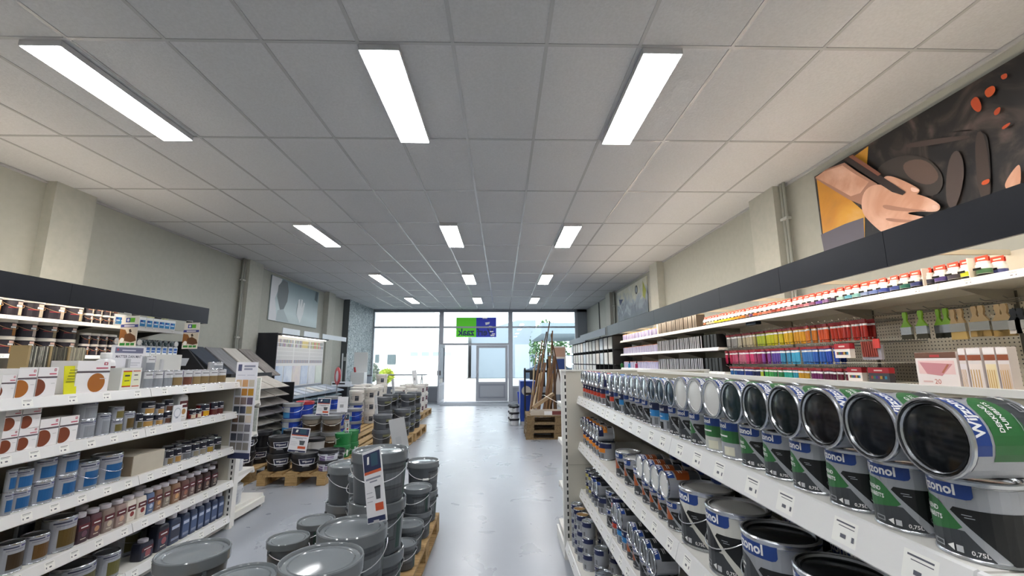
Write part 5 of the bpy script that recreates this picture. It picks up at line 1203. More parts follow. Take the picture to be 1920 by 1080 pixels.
# price boards on the buckets
def board_items(w_, h, pot='bucket'):
    return [('r', M('e9e9ee', .5), -w_*.5, -h, w_*.5, 0), ('r', M('2a3358', .5), -w_*.46, -h*.30, w_*.46, -h*.04), ('r', M('33566a', .5), -w_*.05, -h*.24, w_*.32, -h*.06), ('p', WHT, [(-w_*.28, -h*.2), (-w_*.16, -h*.2), (-w_*.13, -h*.09), (-w_*.24, -h*.09)]),
            ('r', M('d0603a', .5), -w_*.46, -h*.34, w_*.46, -h*.30), ('r', M('8c90a0', .5), -w_*.4, -h*.42, w_*.4, -h*.395), ('r', M('8c90a0', .5), -w_*.2, -h*.46, w_*.2, -h*.44),
            ('r', M('b0b2bc', .5), -w_*.42, -h*.60, -w_*.1, -h*.59), ('r', M('b0b2bc', .5), -w_*.42, -h*.66, -w_*.05, -h*.65), ('r', M('b0b2bc', .5), -w_*.42, -h*.72, -w_*.12, -h*.71),
            ('p', M('555a60', .5), [(w_*.08, -h*.70), (w_*.30, -h*.70), (w_*.34, -h*.54), (w_*.04, -h*.54)]), ('r', M('30343a', .5), w_*.03, -h*.55, w_*.35, -h*.525), ('r', M('cf5a38', .5), w_*.0, -h*.85, w_*.42, -h*.75), ('r', M('2a3358', .5), -w_*.46, -h*.985, w_*.46, -h*.92)]
def pboard(base, w_, h, rz, tilt, lean, label, blank=False, mat=None):
    """board standing with its lower edge at base"""
    base = (base[0], base[1], base[2]+w_/2*abs(sin(lean))+.001); r = empty('price_board', base); r.rotation_euler = (tilt, lean, rz); tag(r, label, 'sign')
    spart('panel', MB().box(-w_/2, -.002, 0, w_/2, .002, h, mat or M('dcdde2', .4)).mesh(), r)
    l = MB(); it = [('r', M('a9abae', .5), -w_*.4, -h*.35, w_*.3, -h*.34), ('r', M('9fa1a5', .5), -w_*.25, -h*.7, w_*.1, -h*.5)] if blank else board_items(w_, h)
    art(l, it, lambda u, v, o: (u, -.002-o, v+h)); spart('print', l.mesh(smooth='art'), r)
    spart('clip', MB().box(-.02, -.006, -.0, .02, .006, .012, M('c0c0c4', .3)).mesh(), r)
q = onY(712, 975, 2.2)
pboard((q.x-.01, q.y+.0, .6640), .15, .33, R(-38), R(-4), R(-19), 'white price board with navy head leaning on the near stack')
q = onY(755, 828, 3.8)
pboard((q.x, q.y, .6570), .13, .30, R(10), R(-8), R(-12), 'grey back of a price board on the rear bucket stack', blank=True, mat=M('a8aaad', .5))

# ---- pallet with black buckets
pallet(-2.90, 5.47, 'wooden pallet carrying the black buckets', along='y', w_=.8)
pallet(-3.85, 5.06, 'second wooden pallet left of the one with black buckets, half hidden', along='y', w_=.8)
BKM = M('1a1b20', .35); BKL = M('24252a', .3)
def kitems(r, h, white=False):
    it = [('p', M('cfd2d8', .4), [(-r*.62, h*.72), (r*.72, h*.72), (r*.66, h*.36), (-r*.5, h*.36)]), ('p', M('1b2140', .4), [(-r*.54, h*.69), (r*.64, h*.69), (r*.58, h*.42), (-r*.44, h*.42)]),
          ('t', WHT, 'Wijzonol', r*.06, h*.56, h*.16, .02), ('r', M('cfd2d8', .4), -r*.3, h*.28, r*.25, h*.31), ('r', M('7a7d84', .4), r*1.0, h*.1, r*1.08, h*.6)]
    return it
KB = bucket(.142, .2, .87, BKM, BKL, kitems(.142, .2), grip=False); KBw = bucket(.16, .205, .87, BKM, BKL, kitems(.16, .205), grip=False)
KW = bucket(.115, .125, .9, M('c9cad2', .4), BKL, [('r', M('cdd0da', .4), -.15, .005, .15, .105), ('r', M('2a2e48', .4), -.03, .065, .06, .10), ('t', WHT, 'Wijzonol', .015, .083, .022, .02), ('r', M('8a7ea0', .4), -.04, .02, .05, .055), ('r', M('6a5a84', .5), -.15, .005, -.06, .06)], grip=False)
GB_ = 'black Wijzonol buckets on the pallet'
def frontrot(x, y): return math.atan2(x, -y)*-1+pi/2-pi/2
def fr(x, y, d=0.):                                     # turn a -X facing front towards the aisle viewer
    return math.atan2(-y, -x)-pi+d
for (x, y, n, lab) in ((-2.745, 5.66, 2, 'left front black bucket'), (-2.425, 5.65, 1, 'wide black bucket carrying the price board')):
    stack(KB if n == 2 else KBw, x, y, n, .193, P, [fr(x, y, .1), fr(x, y, -.05)], lab, 'black buckets on the pallet')
stack(KB, -3.25, 5.75, 2, .193, P, [fr(-3.25, 5.75), fr(-3.2, 5.7, .3)], 'black bucket left of the front black stack', 'black buckets on the pallet')
stack(KB, -3.22, 6.08, 2, .193, P, [fr(-3.2, 6.2), 0], 'black bucket in the second row at left', 'black buckets on the pallet')
stack(KB, -2.83, 6.2, 2, .193, P, [fr(-2.7, 6.2), 0], 'black bucket in the second row behind the front stack', 'black buckets on the pallet')
stack(KW, -2.16, 5.86, 1, .118, P, [fr(-2.1, 5.8)], 'white and violet bucket with dark lid behind the price board', 'white violet buckets')
stack(KW, -2.13, 5.61, 2, .118, P, [fr(-2.05, 5.6), fr(-2.05, 5.6, .2)], 'small white and violet bucket with dark lid', 'white violet buckets')
q = onY(556, 848, 5.58)
pboard((q.x, 5.58, .3480), .235, .285, R(-6), R(-8), R(4), 'white price board with navy head standing on the black bucket')
# green and white buckets behind
GNM = M('1f7a3c', .35)
GBK = bucket(.11, .162, .9, GNM, M('237a40', .3), [('r', M('b9c6bc', .4), -.10, .03, .0, .10), ('r', M('e0e6e0', .4), .07, .02, .10, .10)], grip=False)
WBK = bucket(.12, .15, .88, M('c6c8cc', .4), BKL, [('r', M('e0e2e4', .4), -.1, .02, .14, .10), ('c', M('4a6a50', .4), .06, .06, .028), ('c', M('e0e2e4', .4), .06, .06, .02), ('r', M('2a2e38', .4), .05, .095, .11, .11)], grip=False)
stack(GBK, -2.23, 6.36, 2, .155, P, [fr(-2, 6.85), 0, .3], 'green bucket, left front green stack', 'green buckets')
stack(GBK, -2.2, 6.60, 2, .155, P+.0, [fr(-1.8, 7), 0, .3], 'green bucket, rear green stack', 'green buckets')
stack(WBK, -2.52, 6.15, 2, .142, P, [fr(-2, 7.2), .2], 'white bucket with dark lid left of the green ones', 'white dark-lidded buckets')
stack(WBK, -2.23, 6.11, 1, .142, P, [fr(-1.6, 7.1)], 'white bucket with a green ring before the green ones', 'white dark-lidded buckets')
# blue buckets and brown-labelled ones
BLM = M('1b3a9c', .35)
BBK = bucket(.14, .23, .9, BLM, M('8c9094', .35), [('r', M('b8bfc8', .4), -.18, .10, -.04, .175), ('r', M('4a9ad8', .4), -.18, .02, -.04, .10), ('r', M('2a50b8', .4), .02, .06, .12, .15)], grip=False)
BRB = bucket(.14, .23, .9, BLM, M('a8303a', .35), [('r', M('2a48b0', .4), -.12, .04, .14, .17)], grip=False)
BRW = bucket(.145, .25, .9, M('6e6a62', .4), M('7c8084', .35), [('r', M('3a2a1c', .4), -.14, .03, .15, .17), ('r', M('8a8278', .4), -.14, .13, .15, .18), ('r', M('cfc8b8', .4), -.03, .10, .06, .115)], grip=False)
pallet(-3.40, 6.80, 'wooden pallet under the blue buckets', w_=.9)
stack(BBK, -3.24, 6.96, 3, .222, P, [fr(-3.2, 7)], 'blue and white bucket with grey lid', 'blue buckets')
stack(BRB, -3.2, 7.30, 3, .222, P, [fr(-2.8, 7.2)], 'blue bucket with red lid', 'blue buckets')
stack(BRW, -2.93, 6.97, 2, .243, P, [fr(-2.8, 6.95)], 'bucket with dark brown picture and grey lid, left stack', 'brown pictured buckets')
stack(BRW, -2.63, 6.97, 2, .243, P, [fr(-2.5, 6.95)], 'bucket with dark brown picture and grey lid, right stack', 'brown pictured buckets')
pallet(-3.3, 8.05-.02, 'wooden pallet behind the blue buckets', w_=.8)
stack(BBK, -2.86, 7.78, 2, .222, P, [fr(-2.6, 8.3)], 'blue bucket with grey lid behind the brown pictured ones', 'blue buckets behind')
stack(BBK, -3.13, 8.3, 3, .222, P, [fr(-3.1, 8.7)], 'blue bucket in the rear left stack', 'blue buckets behind')
stack(BBK, -2.75, 8.35, 2, .222, P, [fr(-2.6, 8.3)], 'blue bucket in the rear right stack', 'blue buckets behind')
DGB = bucket(.145, .235, .88, M('4c5056', .4), M('5a5e64', .35), [('r', M('1f2022', .4), .02, .03, .16, .13), ('r', M('6a6a4a', .4), .02, .13, .16, .165)], grip=False)
pallet(-2.42, 7.05, 'wooden pallet with bare front boards beside the dark grey buckets', w_=.8); pallet(-2.40, 8.32, 'wooden pallet further back under dark grey buckets', w_=.8)
for k, (x, y, n) in enumerate(((-1.93, 7.26, 2), (-2.08, 7.85, 3), (-1.80, 8.08, 2), (-1.80, 8.55, 3), (-2.15, 8.6, 3), (-1.8, 9.1, 3), (-2.15, 9.2, 3))):
    stack(DGB, x, y, n, .228, P, [fr(x, y), fr(x, y, .3)], 'dark grey bucket with black label, %s stack from the front' % nth(k), 'dark grey labelled buckets')
# white buckets by the window
WM = M('d9d6d0', .4)
def wit(c): return [('r', M(c, .4), .03, .05, .12, .15), ('r', M('3a3c40', .4), -.06, .08, -.045, .14), ('r', M('3a3c40', .4), -.02, .07, -.01, .15)]
WBA = bucket(.15, .255, .86, WM, M('e0ddd8', .35), wit('3a3f4a'), grip=False); WBB = bucket(.13, .17, .88, WM, M('e0ddd8', .35), [('r', M('5a2c3c', .4), .03, .03, .11, .11)], grip=False); WBC = bucket(.15, .24, .88, WM, M('e0ddd8', .35), [('r', M('5a2c3c', .4), .03, .05, .12, .15)], grip=False)
pallet(-3.45, 9.24, 'wooden pallet under blue and white buckets at the left rear', w_=.8)
stack(BBK, -3.12, 9.55, 2, .222, P, [fr(-3.1, 9.5)], 'blue bucket under a white one at the left rear', 'left rear blue buckets')
put(WBA, (-3.12, 9.55, P+.0008+.4452), 'white bucket standing on the blue stack at the left rear', rot=fr(-3.1, 9.5, -.4))
for k, (x, y, n) in enumerate(((-2.88, 9.8, 3), (-3.25, 10.0, 3), (-2.9, 10.3, 3))):
    stack(WBA, x, y, n, .246, P, [fr(x, y, -.4)], 'white bucket at the left rear, %s stack' % nth(k), 'left rear white buckets')
pallet(-3.75, 10.75, 'wooden pallet of white buckets near the patterned wall', w_=.85)
for k, (x, y, n) in enumerate(((-3.5, 10.95, 3), (-3.12, 10.95, 3), (-3.5, 11.5, 3), (-3.12, 11.5, 4))):
    stack(WBA, x, y, n, .246, P, [fr(x, y, -.4)], 'white bucket near the patterned wall, %s stack' % nth(k), 'white buckets near the patterned wall')
pallet(-2.83, 10.45, 'long wooden pallet at the aisle under white dark-labelled buckets', w_=.8); pallet(-2.83, 11.66, 'wooden pallet at the aisle by the shop window', w_=.8)
for k, (x, y, n, sp, pt_) in enumerate(((-2.2, 10.5, 3, WBB, .162), (-2.5, 10.52, 4, WBB, .162), (-2.2, 10.85, 4, WBB, .162), (-2.55, 11.0, 3, WBC, .231), (-2.2, 11.3, 3, WBB, .162), (-2.22, 11.85, 3, WBC, .231), (-2.58, 11.85, 3, WBC, .231), (-2.22, 12.4, 3, WBC, .231), (-2.58, 12.5, 3, WBC, .231))):
    stack(sp, x, y, n, pt_, P, [fr(x, y, .5)], 'white bucket with dark side label by the aisle, %s stack' % nth(k), 'white dark-labelled buckets')
# price boards over the middle; on unprinted white ones the glare is painted in
for k, (a, y, zb, w_, h, rz, tilt, lean, lab) in enumerate((((570, 756), 6.96, .809, .10, .30, -68, -4, 14, 'thin white board seen edge-on above the blue buckets, left one'), ((609, 748), 8.3, .809, .10, .32, -68, -4, 14, 'thin white board seen edge-on above the blue buckets, right one'),
      ((604, 779), 6.95, .628, .21, .26, -4, -6, 2, 'white price board with navy head on the brown pictured buckets'), ((650, 812), 6.36, .4525, .10, .26, -40, -4, -8, 'white price board with navy head on the green buckets'),
      ((642, 760), 7.78, .5875, .18, .26, 0, -5, 0, 'pale grey notice on the blue buckets at the wall'), ((706, 778), 7.26, .598, .10, .30, -50, 0, -14, 'glaring white board on the dark grey buckets, nearer one'),
      ((738, 742), 8.6, .827, .10, .28, -50, 0, -14, 'glaring white board on the dark grey buckets, farther one'), ((779, 732), 11.85, .837, .14, .38, -20, 0, -10, 'white board on the white buckets near the door'))):
    q = onY(a[0], a[1], y); bl_ = k in (0, 1, 4, 5, 6, 7); pboard((q.x, q.y, zb), w_, h, R(rz), R(tilt), R(lean), lab, blank=bl_, mat=M('e6e8ec', .25) if bl_ else None)


# ================================================================== LEFT: SAMPLES, COLOUR WALL, PICTURE
cw = empty('colour_wall', (0,0,0)); tag(cw, 'white colour chip display wall with dark left side on the left wall', 'display')
Y0, Y1, XF = 8.92, 11.36, -4.62
spart('cabinet', MB().box(-4.95, Y0, .9, XF-.002, Y1-.0, 2.0, M('dedede', .5)).mesh(), cw)
spart('side_panel', MB().box(-4.95, Y0-.03, .05, -4.56, Y0-.001, 2.04, M('1d1e26', .5)).mesh(), cw)
spart('light_ledge', MB().box(-4.95, Y0, 2.0, -4.50, Y1, 2.03, M('2a2b30', .5)).mesh(), cw)
lg = MB()
chips = MB()
hue = lambda y, rr: None
import colorsys
NC, NR = 24, 6
for r_ in range(NR):
    for c_ in range(NC*2):
        f = c_/(NC*2-1.); g_ = (math.sin(c_*12.9898+r_*7.1)*43758.5453) % 1
        if r_ < 2: hh = [.0, .08, .13, .6, .75, .55, .12][int(g_*7)]; s_, v_ = .06+.18*((g_*7) % 1), .55+.25*((g_*13) % 1)
        else: hh = .12+.5*g_; s_, v_ = .04, .86
        if .5 < f < .62 and r_ < 2: hh, s_, v_ = .13, .5, .85
        if .72 < f < .9 and r_ < 2: hh, s_, v_ = [.0, .05, .13, .33][int(f*37) % 4], .45, .75
        if r_ > 4: hh, s_, v_ = [.08, .6, .8][c_ % 3], .10, .68
        rr, gg, bb = colorsys.hsv_to_rgb(hh, s_, v_); hx_ = '%02x%02x%02x' % (int(rr*15)*17, int(gg*15)*17, int(bb*15)*17)
        y = Y0+.08+c_*.0463+(.05 if c_ >= NC*2//3 else 0)+(.05 if c_ >= NC*4//3 else 0); z = 1.93-r_*.086
        chips.add([(XF, y, z-.070), (XF, y+.036, z-.070), (XF, y+.036, z), (XF, y, z)], [(0,1,2,3)], M(hx_, .5))
spart('colour_chips', chips.mesh(smooth='art'), cw)['kind'] = 'stuff'
b = MB()
for k in range(6):
    y = Y0+.06+k*.395
    spart('picture_panel', MB().box(XF, y, .95, XF+.006, y+.35, 1.37, noisy('marbled_panel_%d' % k, ['a9bcd6', 'b8c6da', 'cfc8d2', 'b4c2da', 'cdd2dc', 'c9d4cc'][k], ['cdd8e6', 'd8e0ea', 'ddd6cf', 'd2dce8', 'dfe2e6', 'dde4dc'][k], 4, .4)).mesh(), cw)
spart('picture_frame', MB().box(XF-.001, Y0, .90, XF+.004, Y1, .93, M('9aa4b4', .5)).mesh(), cw)
for k in range(4):
    p0 = onX([531, 571, 606, 633][k], 617+k*4, -4.5); p1 = onX([563, 599, 650, 652][k] if k < 3 else 652, 622+k*4, -4.5)
    if k < 3: simple('header_sign', 'blank white sign on top of the colour wall, %s from left' % nth(k), 'sign', MB().box(-.005, 0, -.0, .005, p1.y-p0.y, .12, M('cfd8e0', .5)).mesh(), (-4.51, p0.y, 2.031), group='blank header signs')
o = empty('strip_lamp', (-4.52, Y0+.1, 1.985)); tag(o, 'lamp strip under the ledge of the colour wall', 'lamp')
spart('tube', MB().tube([(0, 0, 0), (0, 2.2, 0)], .009, M((1., .93, .8), .5, 0, 8.), 8).mesh(), o)
spart('fitting', MB().box(-.012, 0, .009, .012, 2.2, .0145, WHITE).mesh(), o)
for k, (x0, x1, y0, y1) in enumerate(((609, 620, 643, 692), (620, 630, 644, 698))):
    for q in range(2):
        p0 = onX(x0, y0+q*26, -4.9); p1 = onX(x1, y0+q*26, -4.9)
        simple('sample_board', 'pale framed colour sample right of the colour wall, %s column, %s' % (nth(k), 'upper' if q == 0 else 'lower'), 'sample', MB().box(0, 0, -.40, .02, max(.35, p1.y-p0.y-.03), 0, M('c4cec8', .5)).mesh(), (-5.07, p0.y+.1, p0.z), group='pale sample boards')
# counter with folders below
dk = empty('display_counter', (0,0,0)); tag(dk, 'grey counter with slanted top and rows of sample trays below the colour wall', 'counter')
spart('slanted_top', MB().prism([(-4.52, .90), (-4.05, .76), (-4.05, .74), (-4.52, .87)], 8.1, 11.4, 'y', M('8f9dae', .4)).mesh(), dk)
spart('body', MB().box(-4.52, 8.1, .05, -4.2, 11.4, .74, M('30343c', .5)).mesh(), dk)
spart('side_panel', MB().box(-4.53, 8.07, .05, -4.03, 8.098, .80, M('1d1e24', .5)).mesh(), dk)
tr = MB()
for k in range(9):
    z = .68-k*.07
    for q in range(11): spart('sample_tray', MB().obox((-4.13, 8.27+q*.29, z), .075, .135, .006, Matrix.Rotation(.35, 3, 'Y'), M(['7f93a0', '93a7b0', '6d7f8c'][(k+q) % 3], .4)).mesh(), dk) if k < 9 and q < 11 else None
for k in range(8):
    y = 8.25+k*.36
    p = empty('sample_leaf', (-4.29, y+.12, .838)); tag(p, 'pale colour leaf lying on the slanted counter, %s from left' % nth(k), 'sample', 'colour leaves on the counter')
    spart('leaf', MB().obox((0, 0, 0), .18, .14, .003, Matrix.Rotation(.249, 3, 'Y'), M(['c8ccd0', 'd6d3c8', 'd0d6dc', 'c0c8d6'][k % 4], .4)).mesh(), p)
r = empty('speaker_cabinet', (-4.0, 11.5, 0)); tag(r, 'dark cabinet with pale top right of the slanted counter', 'cabinet')
spart('body', MB().box(-.5, 0, 0, .0, .6, .82, M('24262c', .5)).mesh(), r); spart('top', MB().box(-.52, -.02, .82, .02, .62, .845, M('b9c2cc', .4)).mesh(), r)
r = empty('letter_sign', (-4.1, 11.6, .846)); tag(r, 'small white block sign on the dark cabinet', 'sign'); spart('block', MB().box(-.35, 0, 0, .15, .05, .1, M('d6dde6', .4)).mesh(), r); spart('print', MB().box(-.33, -.002, .03, .0, -.0005, .07, DARK).mesh(), r)
# life-ring like red disc
b = MB()
for k in range(28):
    pass
ring = MB().lathe([(.13, -.02), (.19, -.025), (.215, 0), (.19, .025), (.13, .02), (.13, -.02)], M('b8404a', .4), 28, caps=False)
dsc = MB().lathe([(0, -.012), (.129, -.012), (.129, .012), (0, .012)], M('ccd0d8', .4), 28, caps=False)
q = onX(633, 705, -3.93)
r = empty('round_sign', (-3.93, q.y, q.z), (0, R(90), R(35))); tag(r, 'round red-rimmed sign beside the dark cabinet', 'sign')
spart('rim', ring.mesh(smooth=40), r); spart('disc', dsc.mesh(smooth=40), r)
spart('post', MB().box(.2, -.01, -.01, q.z, .01, .01, M('8a8c90', .4)).mesh(), r)
# light switch and wall things
q = onX(644, 673, -4.89); simple('wall_switch', 'pale switch box on the dark pilaster beside the patterned wall', 'switch', MB().box(-.04, -.02, -.06, .04, -.0005, .06, M('a9aeb0', .5)).mesh(), (-4.94, 13.85, q.z))
r = empty('roll_stand', (-4.35, 13.3, 0)); tag(r, 'white cardboard stand with brushes before the patterned wall', 'stand')
spart('body', MB().box(-.2, 0, 0, .2, .3, 1.15, M('dfe3e6', .5)).mesh(), r); spart('back', MB().box(-.22, .28, 1.15, .2, .3, 1.75, M('e6eaec', .5)).mesh(), r)
spart('brush_heads', MB().tube([(-.1, .1, 1.15), (-.13, .1, 1.3)], .03, M('a8303a', .5), 8).mesh(), r)
for k, x in enumerate((-.55, -.42)):
    simple('long_profile', 'long upright white profile leaning by the patterned wall, %s one' % nth(k), 'profile', MB().tube([(0, 0, 0), (-.05, .12, 1.7)], .02, M('c3c9ce', .4), 8).mesh(), (-4.35+x+.1, 13.25, .012))
# floor-plank displays
pt = empty('plank_display', (-4.45, 6.35, 0)); tag(pt, 'dark display stand holding slanted floor planks behind the left shelf unit', 'display')
spart('side_panel', MB().prism([(-.45, .1), (.30, .1), (.42, 1.12), (-.14, 1.74), (-.45, 1.74)], -.03, 0, 'y', M('202127', .5)).mesh(), pt)
spart('base', MB().box(-.45, 0, 0, .35, 1.68, .1, M('202127', .5)).mesh(), pt)
spart('support', MB().box(-.45, 0, .1, -.25, 1.68, 1.55, M('202127', .5)).mesh(), pt)
for k, (c1, c2, lab) in enumerate((('333a46', '3c4350', 'dark slate blue'), ('6b6c70', '8a8b8e', 'grey wood grain'), ('b2aea8', 'c4c1bb', 'pale beige'), ('6f6a68', '9a9490', 'glossy brown-grey'))):
    y0 = 6.40+k*.42
    r = empty('floor_plank', (-4.60, y0, 1.665)); tag(r, '%s floor plank slanting on the dark display, %s from left' % (lab, nth(k)), 'floor plank', 'slanted floor planks')
    r.rotation_euler = (0, R(38), 0)
    spart('plank', MB().box(0, 0, .0, .74, .36, .018, noisy('plank_%d' % k, c1, c2, 5, .22 if k == 3 else .35, stretch=(1, 14, 1))).mesh(), r)
    spart('edge_strip', MB().box(0, .361, .0, .74, .375, .017, M('1d1e22', .5)).mesh(), r)
tt = empty('tile_tower', (-3.58, 6.3, 0)); tag(tt, 'tall dark tower with fanned pairs of sample tiles at the centre left', 'display')
spart('post', MB().box(-.35, 0, 0, -.25, 1.1, 1.28, M('1b1c21', .5)).mesh(), tt); spart('base', MB().box(-.35, 0, 0, .1, 1.1, .08, M('1b1c21', .5)).mesh(), tt)
spart('side_panel', MB().box(-.35, 1.105, 0, .12, 1.13, 1.12, M('17181c', .5)).mesh(), tt)
for k in range(9):
    z = 1.22-k*.125
    for q in range(2):
        r = empty('sample_tile', (-3.80+.008*k, 6.34+q*.44, z)); r.rotation_euler = (0, R(24), 0)
        tag(r, 'fanned sample tile on the dark tower, %s row from the top, %s one' % (nth(k), 'left' if q == 0 else 'right'), 'sample', 'fanned sample tiles')
        c1 = [('a9a29c', 'b9b2ac'), ('9a948e', 'aaa49e'), ('8f8a88', '9f9a98'), ('77757a', '8a888c'), ('8c8a86', '9c9a96'), ('8d8a84', '9a9790'), ('a6b2b4', 'b8c4c6'), ('aab8bc', 'bccacc'), ('8f8684', 'a09896')][k]
        spart('tile', MB().box(0, 0, 0, .40, .41, .012, noisy('tile_%d' % k, c1[0], c1[1], 8, .25)).mesh(), r); spart('edge', MB().box(.4005, 0, 0, .41, .41, .012, M('25262a', .5)).mesh(), r)

# ---- big pictures on the walls
def wallpic(name, label, x, side, y0, y1, z0, z1, mat, items, eps=.002):
    r = empty(name, (x, y0, z0)); tag(r, label, 'picture')
    s_ = -side
    spart('panel', MB().box(0, 0, 0, s_*.02, y1-y0, z1-z0, mat).mesh(), r)
    l = MB(); art(l, items, (lambda u, v, o: (s_*(.02+o), u, v)), eps=eps); spart('print', l.mesh(smooth='art'), r)
def ramp_mat(name, stops, scale, dist=1.5, axis=None, rough=.45, detail=8):
    t = NT(name); tc = t.n('ShaderNodeTexCoord'); no = t.n('ShaderNodeTexNoise', Scale=scale, Detail=detail); no.inputs['Distortion'].default_value = dist
    t.l(tc.outputs['Object'], no.inputs['Vector']); r = t.n('ShaderNodeValToRGB'); cr = r.color_ramp
    while len(cr.elements) < len(stops): cr.elements.new(.5)
    for e, (p, c) in zip(cr.elements, stops): e.position = p; e.color = lin(c)
    fac = no.outputs['Fac']
    if axis:
        sx_ = t.n('ShaderNodeSeparateXYZ'); t.l(tc.outputs['Object'], sx_.inputs[0]); ma = t.n('ShaderNodeMath', operation='MULTIPLY_ADD'); ma.inputs[1].default_value = axis[1]; ma.inputs[2].default_value = axis[2]
        t.l(sx_.outputs[axis[0]], ma.inputs[0]); ad_ = t.n('ShaderNodeMath', operation='ADD'); t.l(ma.outputs[0], ad_.inputs[0]); ms = t.n('ShaderNodeMath', operation='MULTIPLY'); ms.inputs[1].default_value = axis[3]; t.l(no.outputs['Fac'], ms.inputs[0]); t.l(ms.outputs[0], ad_.inputs[1]); fac = ad_.outputs[0]
    t.l(fac, r.inputs['Fac']); t.l(r.outputs['Color'], t.b.inputs['Base Color']); t.b.inputs['Roughness'].default_value = rough
    return t.m
APR = ramp_mat('apron_print', [(0., '0e0d0f'), (.48, '151315'), (.56, '2c2624'), (.66, '4b403c'), (.8, '6a5a54')], 2.2, 2.5)
SK = ramp_mat('skin_print', [(0., 'b07a62'), (.45, 'c8967c'), (.6, 'dcb09a'), (1., 'ecd0c0')], 3, .6)
YEL = ramp_mat('blurred_yellow', [(0., '8a6a3a'), (.4, 'c88a2a'), (.6, 'd8a038'), (.8, 'e0c090')], 2., .5)
# big picture: u runs away from the camera; photo px -> (u, v) through the wall plane
BPX, BY0, BY1, BZ0, BZ1 = 3.24, 1.25, 4.14, 2.32, 3.32
def P_(x, y):
    q = onX(x, y, BPX); return (q.y-BY0, q.z-BZ0)
def PP(*pts): return [P_(*p) for p in pts]
def clampz(pts): return [(u, min(max(v, 0.001), BZ1-BZ0-.001)) for u, v in pts]
SKD = M('a87c68', .5); NAIL = M('e8c4b4', .5)
its = [('p', YEL, clampz(PP((1531, 330), (1548, 478), (1622, 455), (1622, 398), (1590, 370)))),
       ('p', YEL, clampz(PP((1598, 296), (1629, 274), (1626, 312), (1612, 320)))),
       ('p', M('5d5a66', .5), clampz(PP((1540, 440), (1547, 476), (1622, 452), (1620, 408), (1585, 420)))),
       ('s', M('3a3431', .5), PP((1640, 318), (1680, 292), (1735, 290), (1775, 330), (1760, 372), (1700, 360), (1660, 345))),
       ('s', M('5f4d45', .5), PP((1690, 305), (1735, 295), (1768, 330), (1745, 350), (1705, 335))),
       ('s', M('241f1e', .5), PP((1765, 250), (1830, 240), (1852, 262), (1835, 292), (1848, 378), (1862, 372), (1858, 280), (1850, 240))),
       ('s', M('3c302b', .5), PP((1828, 250), (1850, 244), (1864, 372), (1838, 380))),
       ('s', M('463a36', .5), PP((1700, 268), (1820, 252), (1822, 260), (1702, 280))),
       ('s', M('4a3f3c', .5), PP((1780, 300), (1800, 275), (1815, 320), (1795, 398), (1775, 380))),
       ('s', M('b5461c', .5), PP((1822, 190), (1836, 178), (1846, 200), (1840, 212), (1828, 205))),
       ('s', M('c2501e', .5), PP((1848, 170), (1868, 158), (1872, 172), (1856, 186))), ('s', M('b5461c', .5), PP((1880, 142), (1893, 136), (1894, 146), (1884, 150))),
       ('s', M('b5461c', .5), PP((1868, 208), (1882, 198), (1880, 212), (1870, 218))), ('s', M('c2501e', .5), PP((1846, 340), (1862, 334), (1860, 344), (1846, 348))), ('s', M('b5461c', .5), PP((1884, 238), (1902, 228), (1898, 236), (1886, 244))),
       ('p', SKD, clampz(PP((1533, 335), (1552, 318), (1588, 305), (1612, 322), (1650, 345), (1648, 362), (1620, 384), (1596, 374), (1560, 352)))),
       ('p', SK, clampz(PP((1533, 333), (1548, 322), (1584, 310), (1606, 325), (1634, 341), (1618, 362), (1600, 368), (1560, 346)))),
       ('s', SK, PP((1622, 362), (1642, 345), (1672, 348), (1700, 358), (1742, 368), (1768, 382), (1770, 392), (1760, 398), (1730, 396), (1700, 400), (1748, 408), (1752, 414), (1730, 422), (1712, 428), (1690, 440), (1664, 440), (1640, 420), (1620, 398))),
       ('s', SKD, PP((1660, 382), (1700, 390), (1758, 396), (1700, 397), (1662, 392))), ('s', SKD, PP((1666, 408), (1700, 412), (1750, 414), (1700, 418), (1668, 414))),
       ('s', SK, PP((1660, 335), (1672, 328), (1700, 338), (1728, 352), (1733, 358), (1724, 366), (1700, 362), (1680, 352))), ('s', NAIL, PP((1714, 350), (1730, 354), (1731, 360), (1716, 360))), ('s', NAIL, PP((1755, 384), (1768, 385), (1769, 392), (1757, 393))),
       ('p', M('2a1d1a', .5), PP((1588, 300), (1600, 292), (1706, 360), (1700, 366), (1680, 360))), ('p', M('7a4a38', .5), PP((1598, 294), (1606, 290), (1660, 326), (1654, 330))),
       ('s', SK, PP((1896, 340), (1912, 316), (1925, 305), (1925, 352), (1905, 358), (1894, 352)))]
BPM = APR
wallpic('wall_picture', 'large wall picture of a hand with a brush before a paint-stained dark apron', 3.26, 1, BY0, BY1, BZ0, BZ1, BPM, its, eps=.0025)
wallpic('wall_picture', 'blue and yellow abstract wall picture high on the right wall', 3.265, 1, 9.45, 11.95, 2.53, 3.34, ramp_mat('abstract_print', [(0., '2a3238'), (.35, '5a6470'), (.5, '9aa4ae'), (.62, 'c8c8b4'), (.9, 'd6dadc')], 3.2, 1.2, ('Z', .55, -.05, .62)),
        [('c', M('22282e', .5), .75, .62, .11), ('c', M('8a96a0', .5), .75, .62, .07), ('p', M('9aa03a', .5), [(.05, .5), (.25, .75), (.3, .4), (.15, .3)]), ('p', M('34406a', .5), [(1.9, .55), (2.3, .6), (2.2, .42)])])
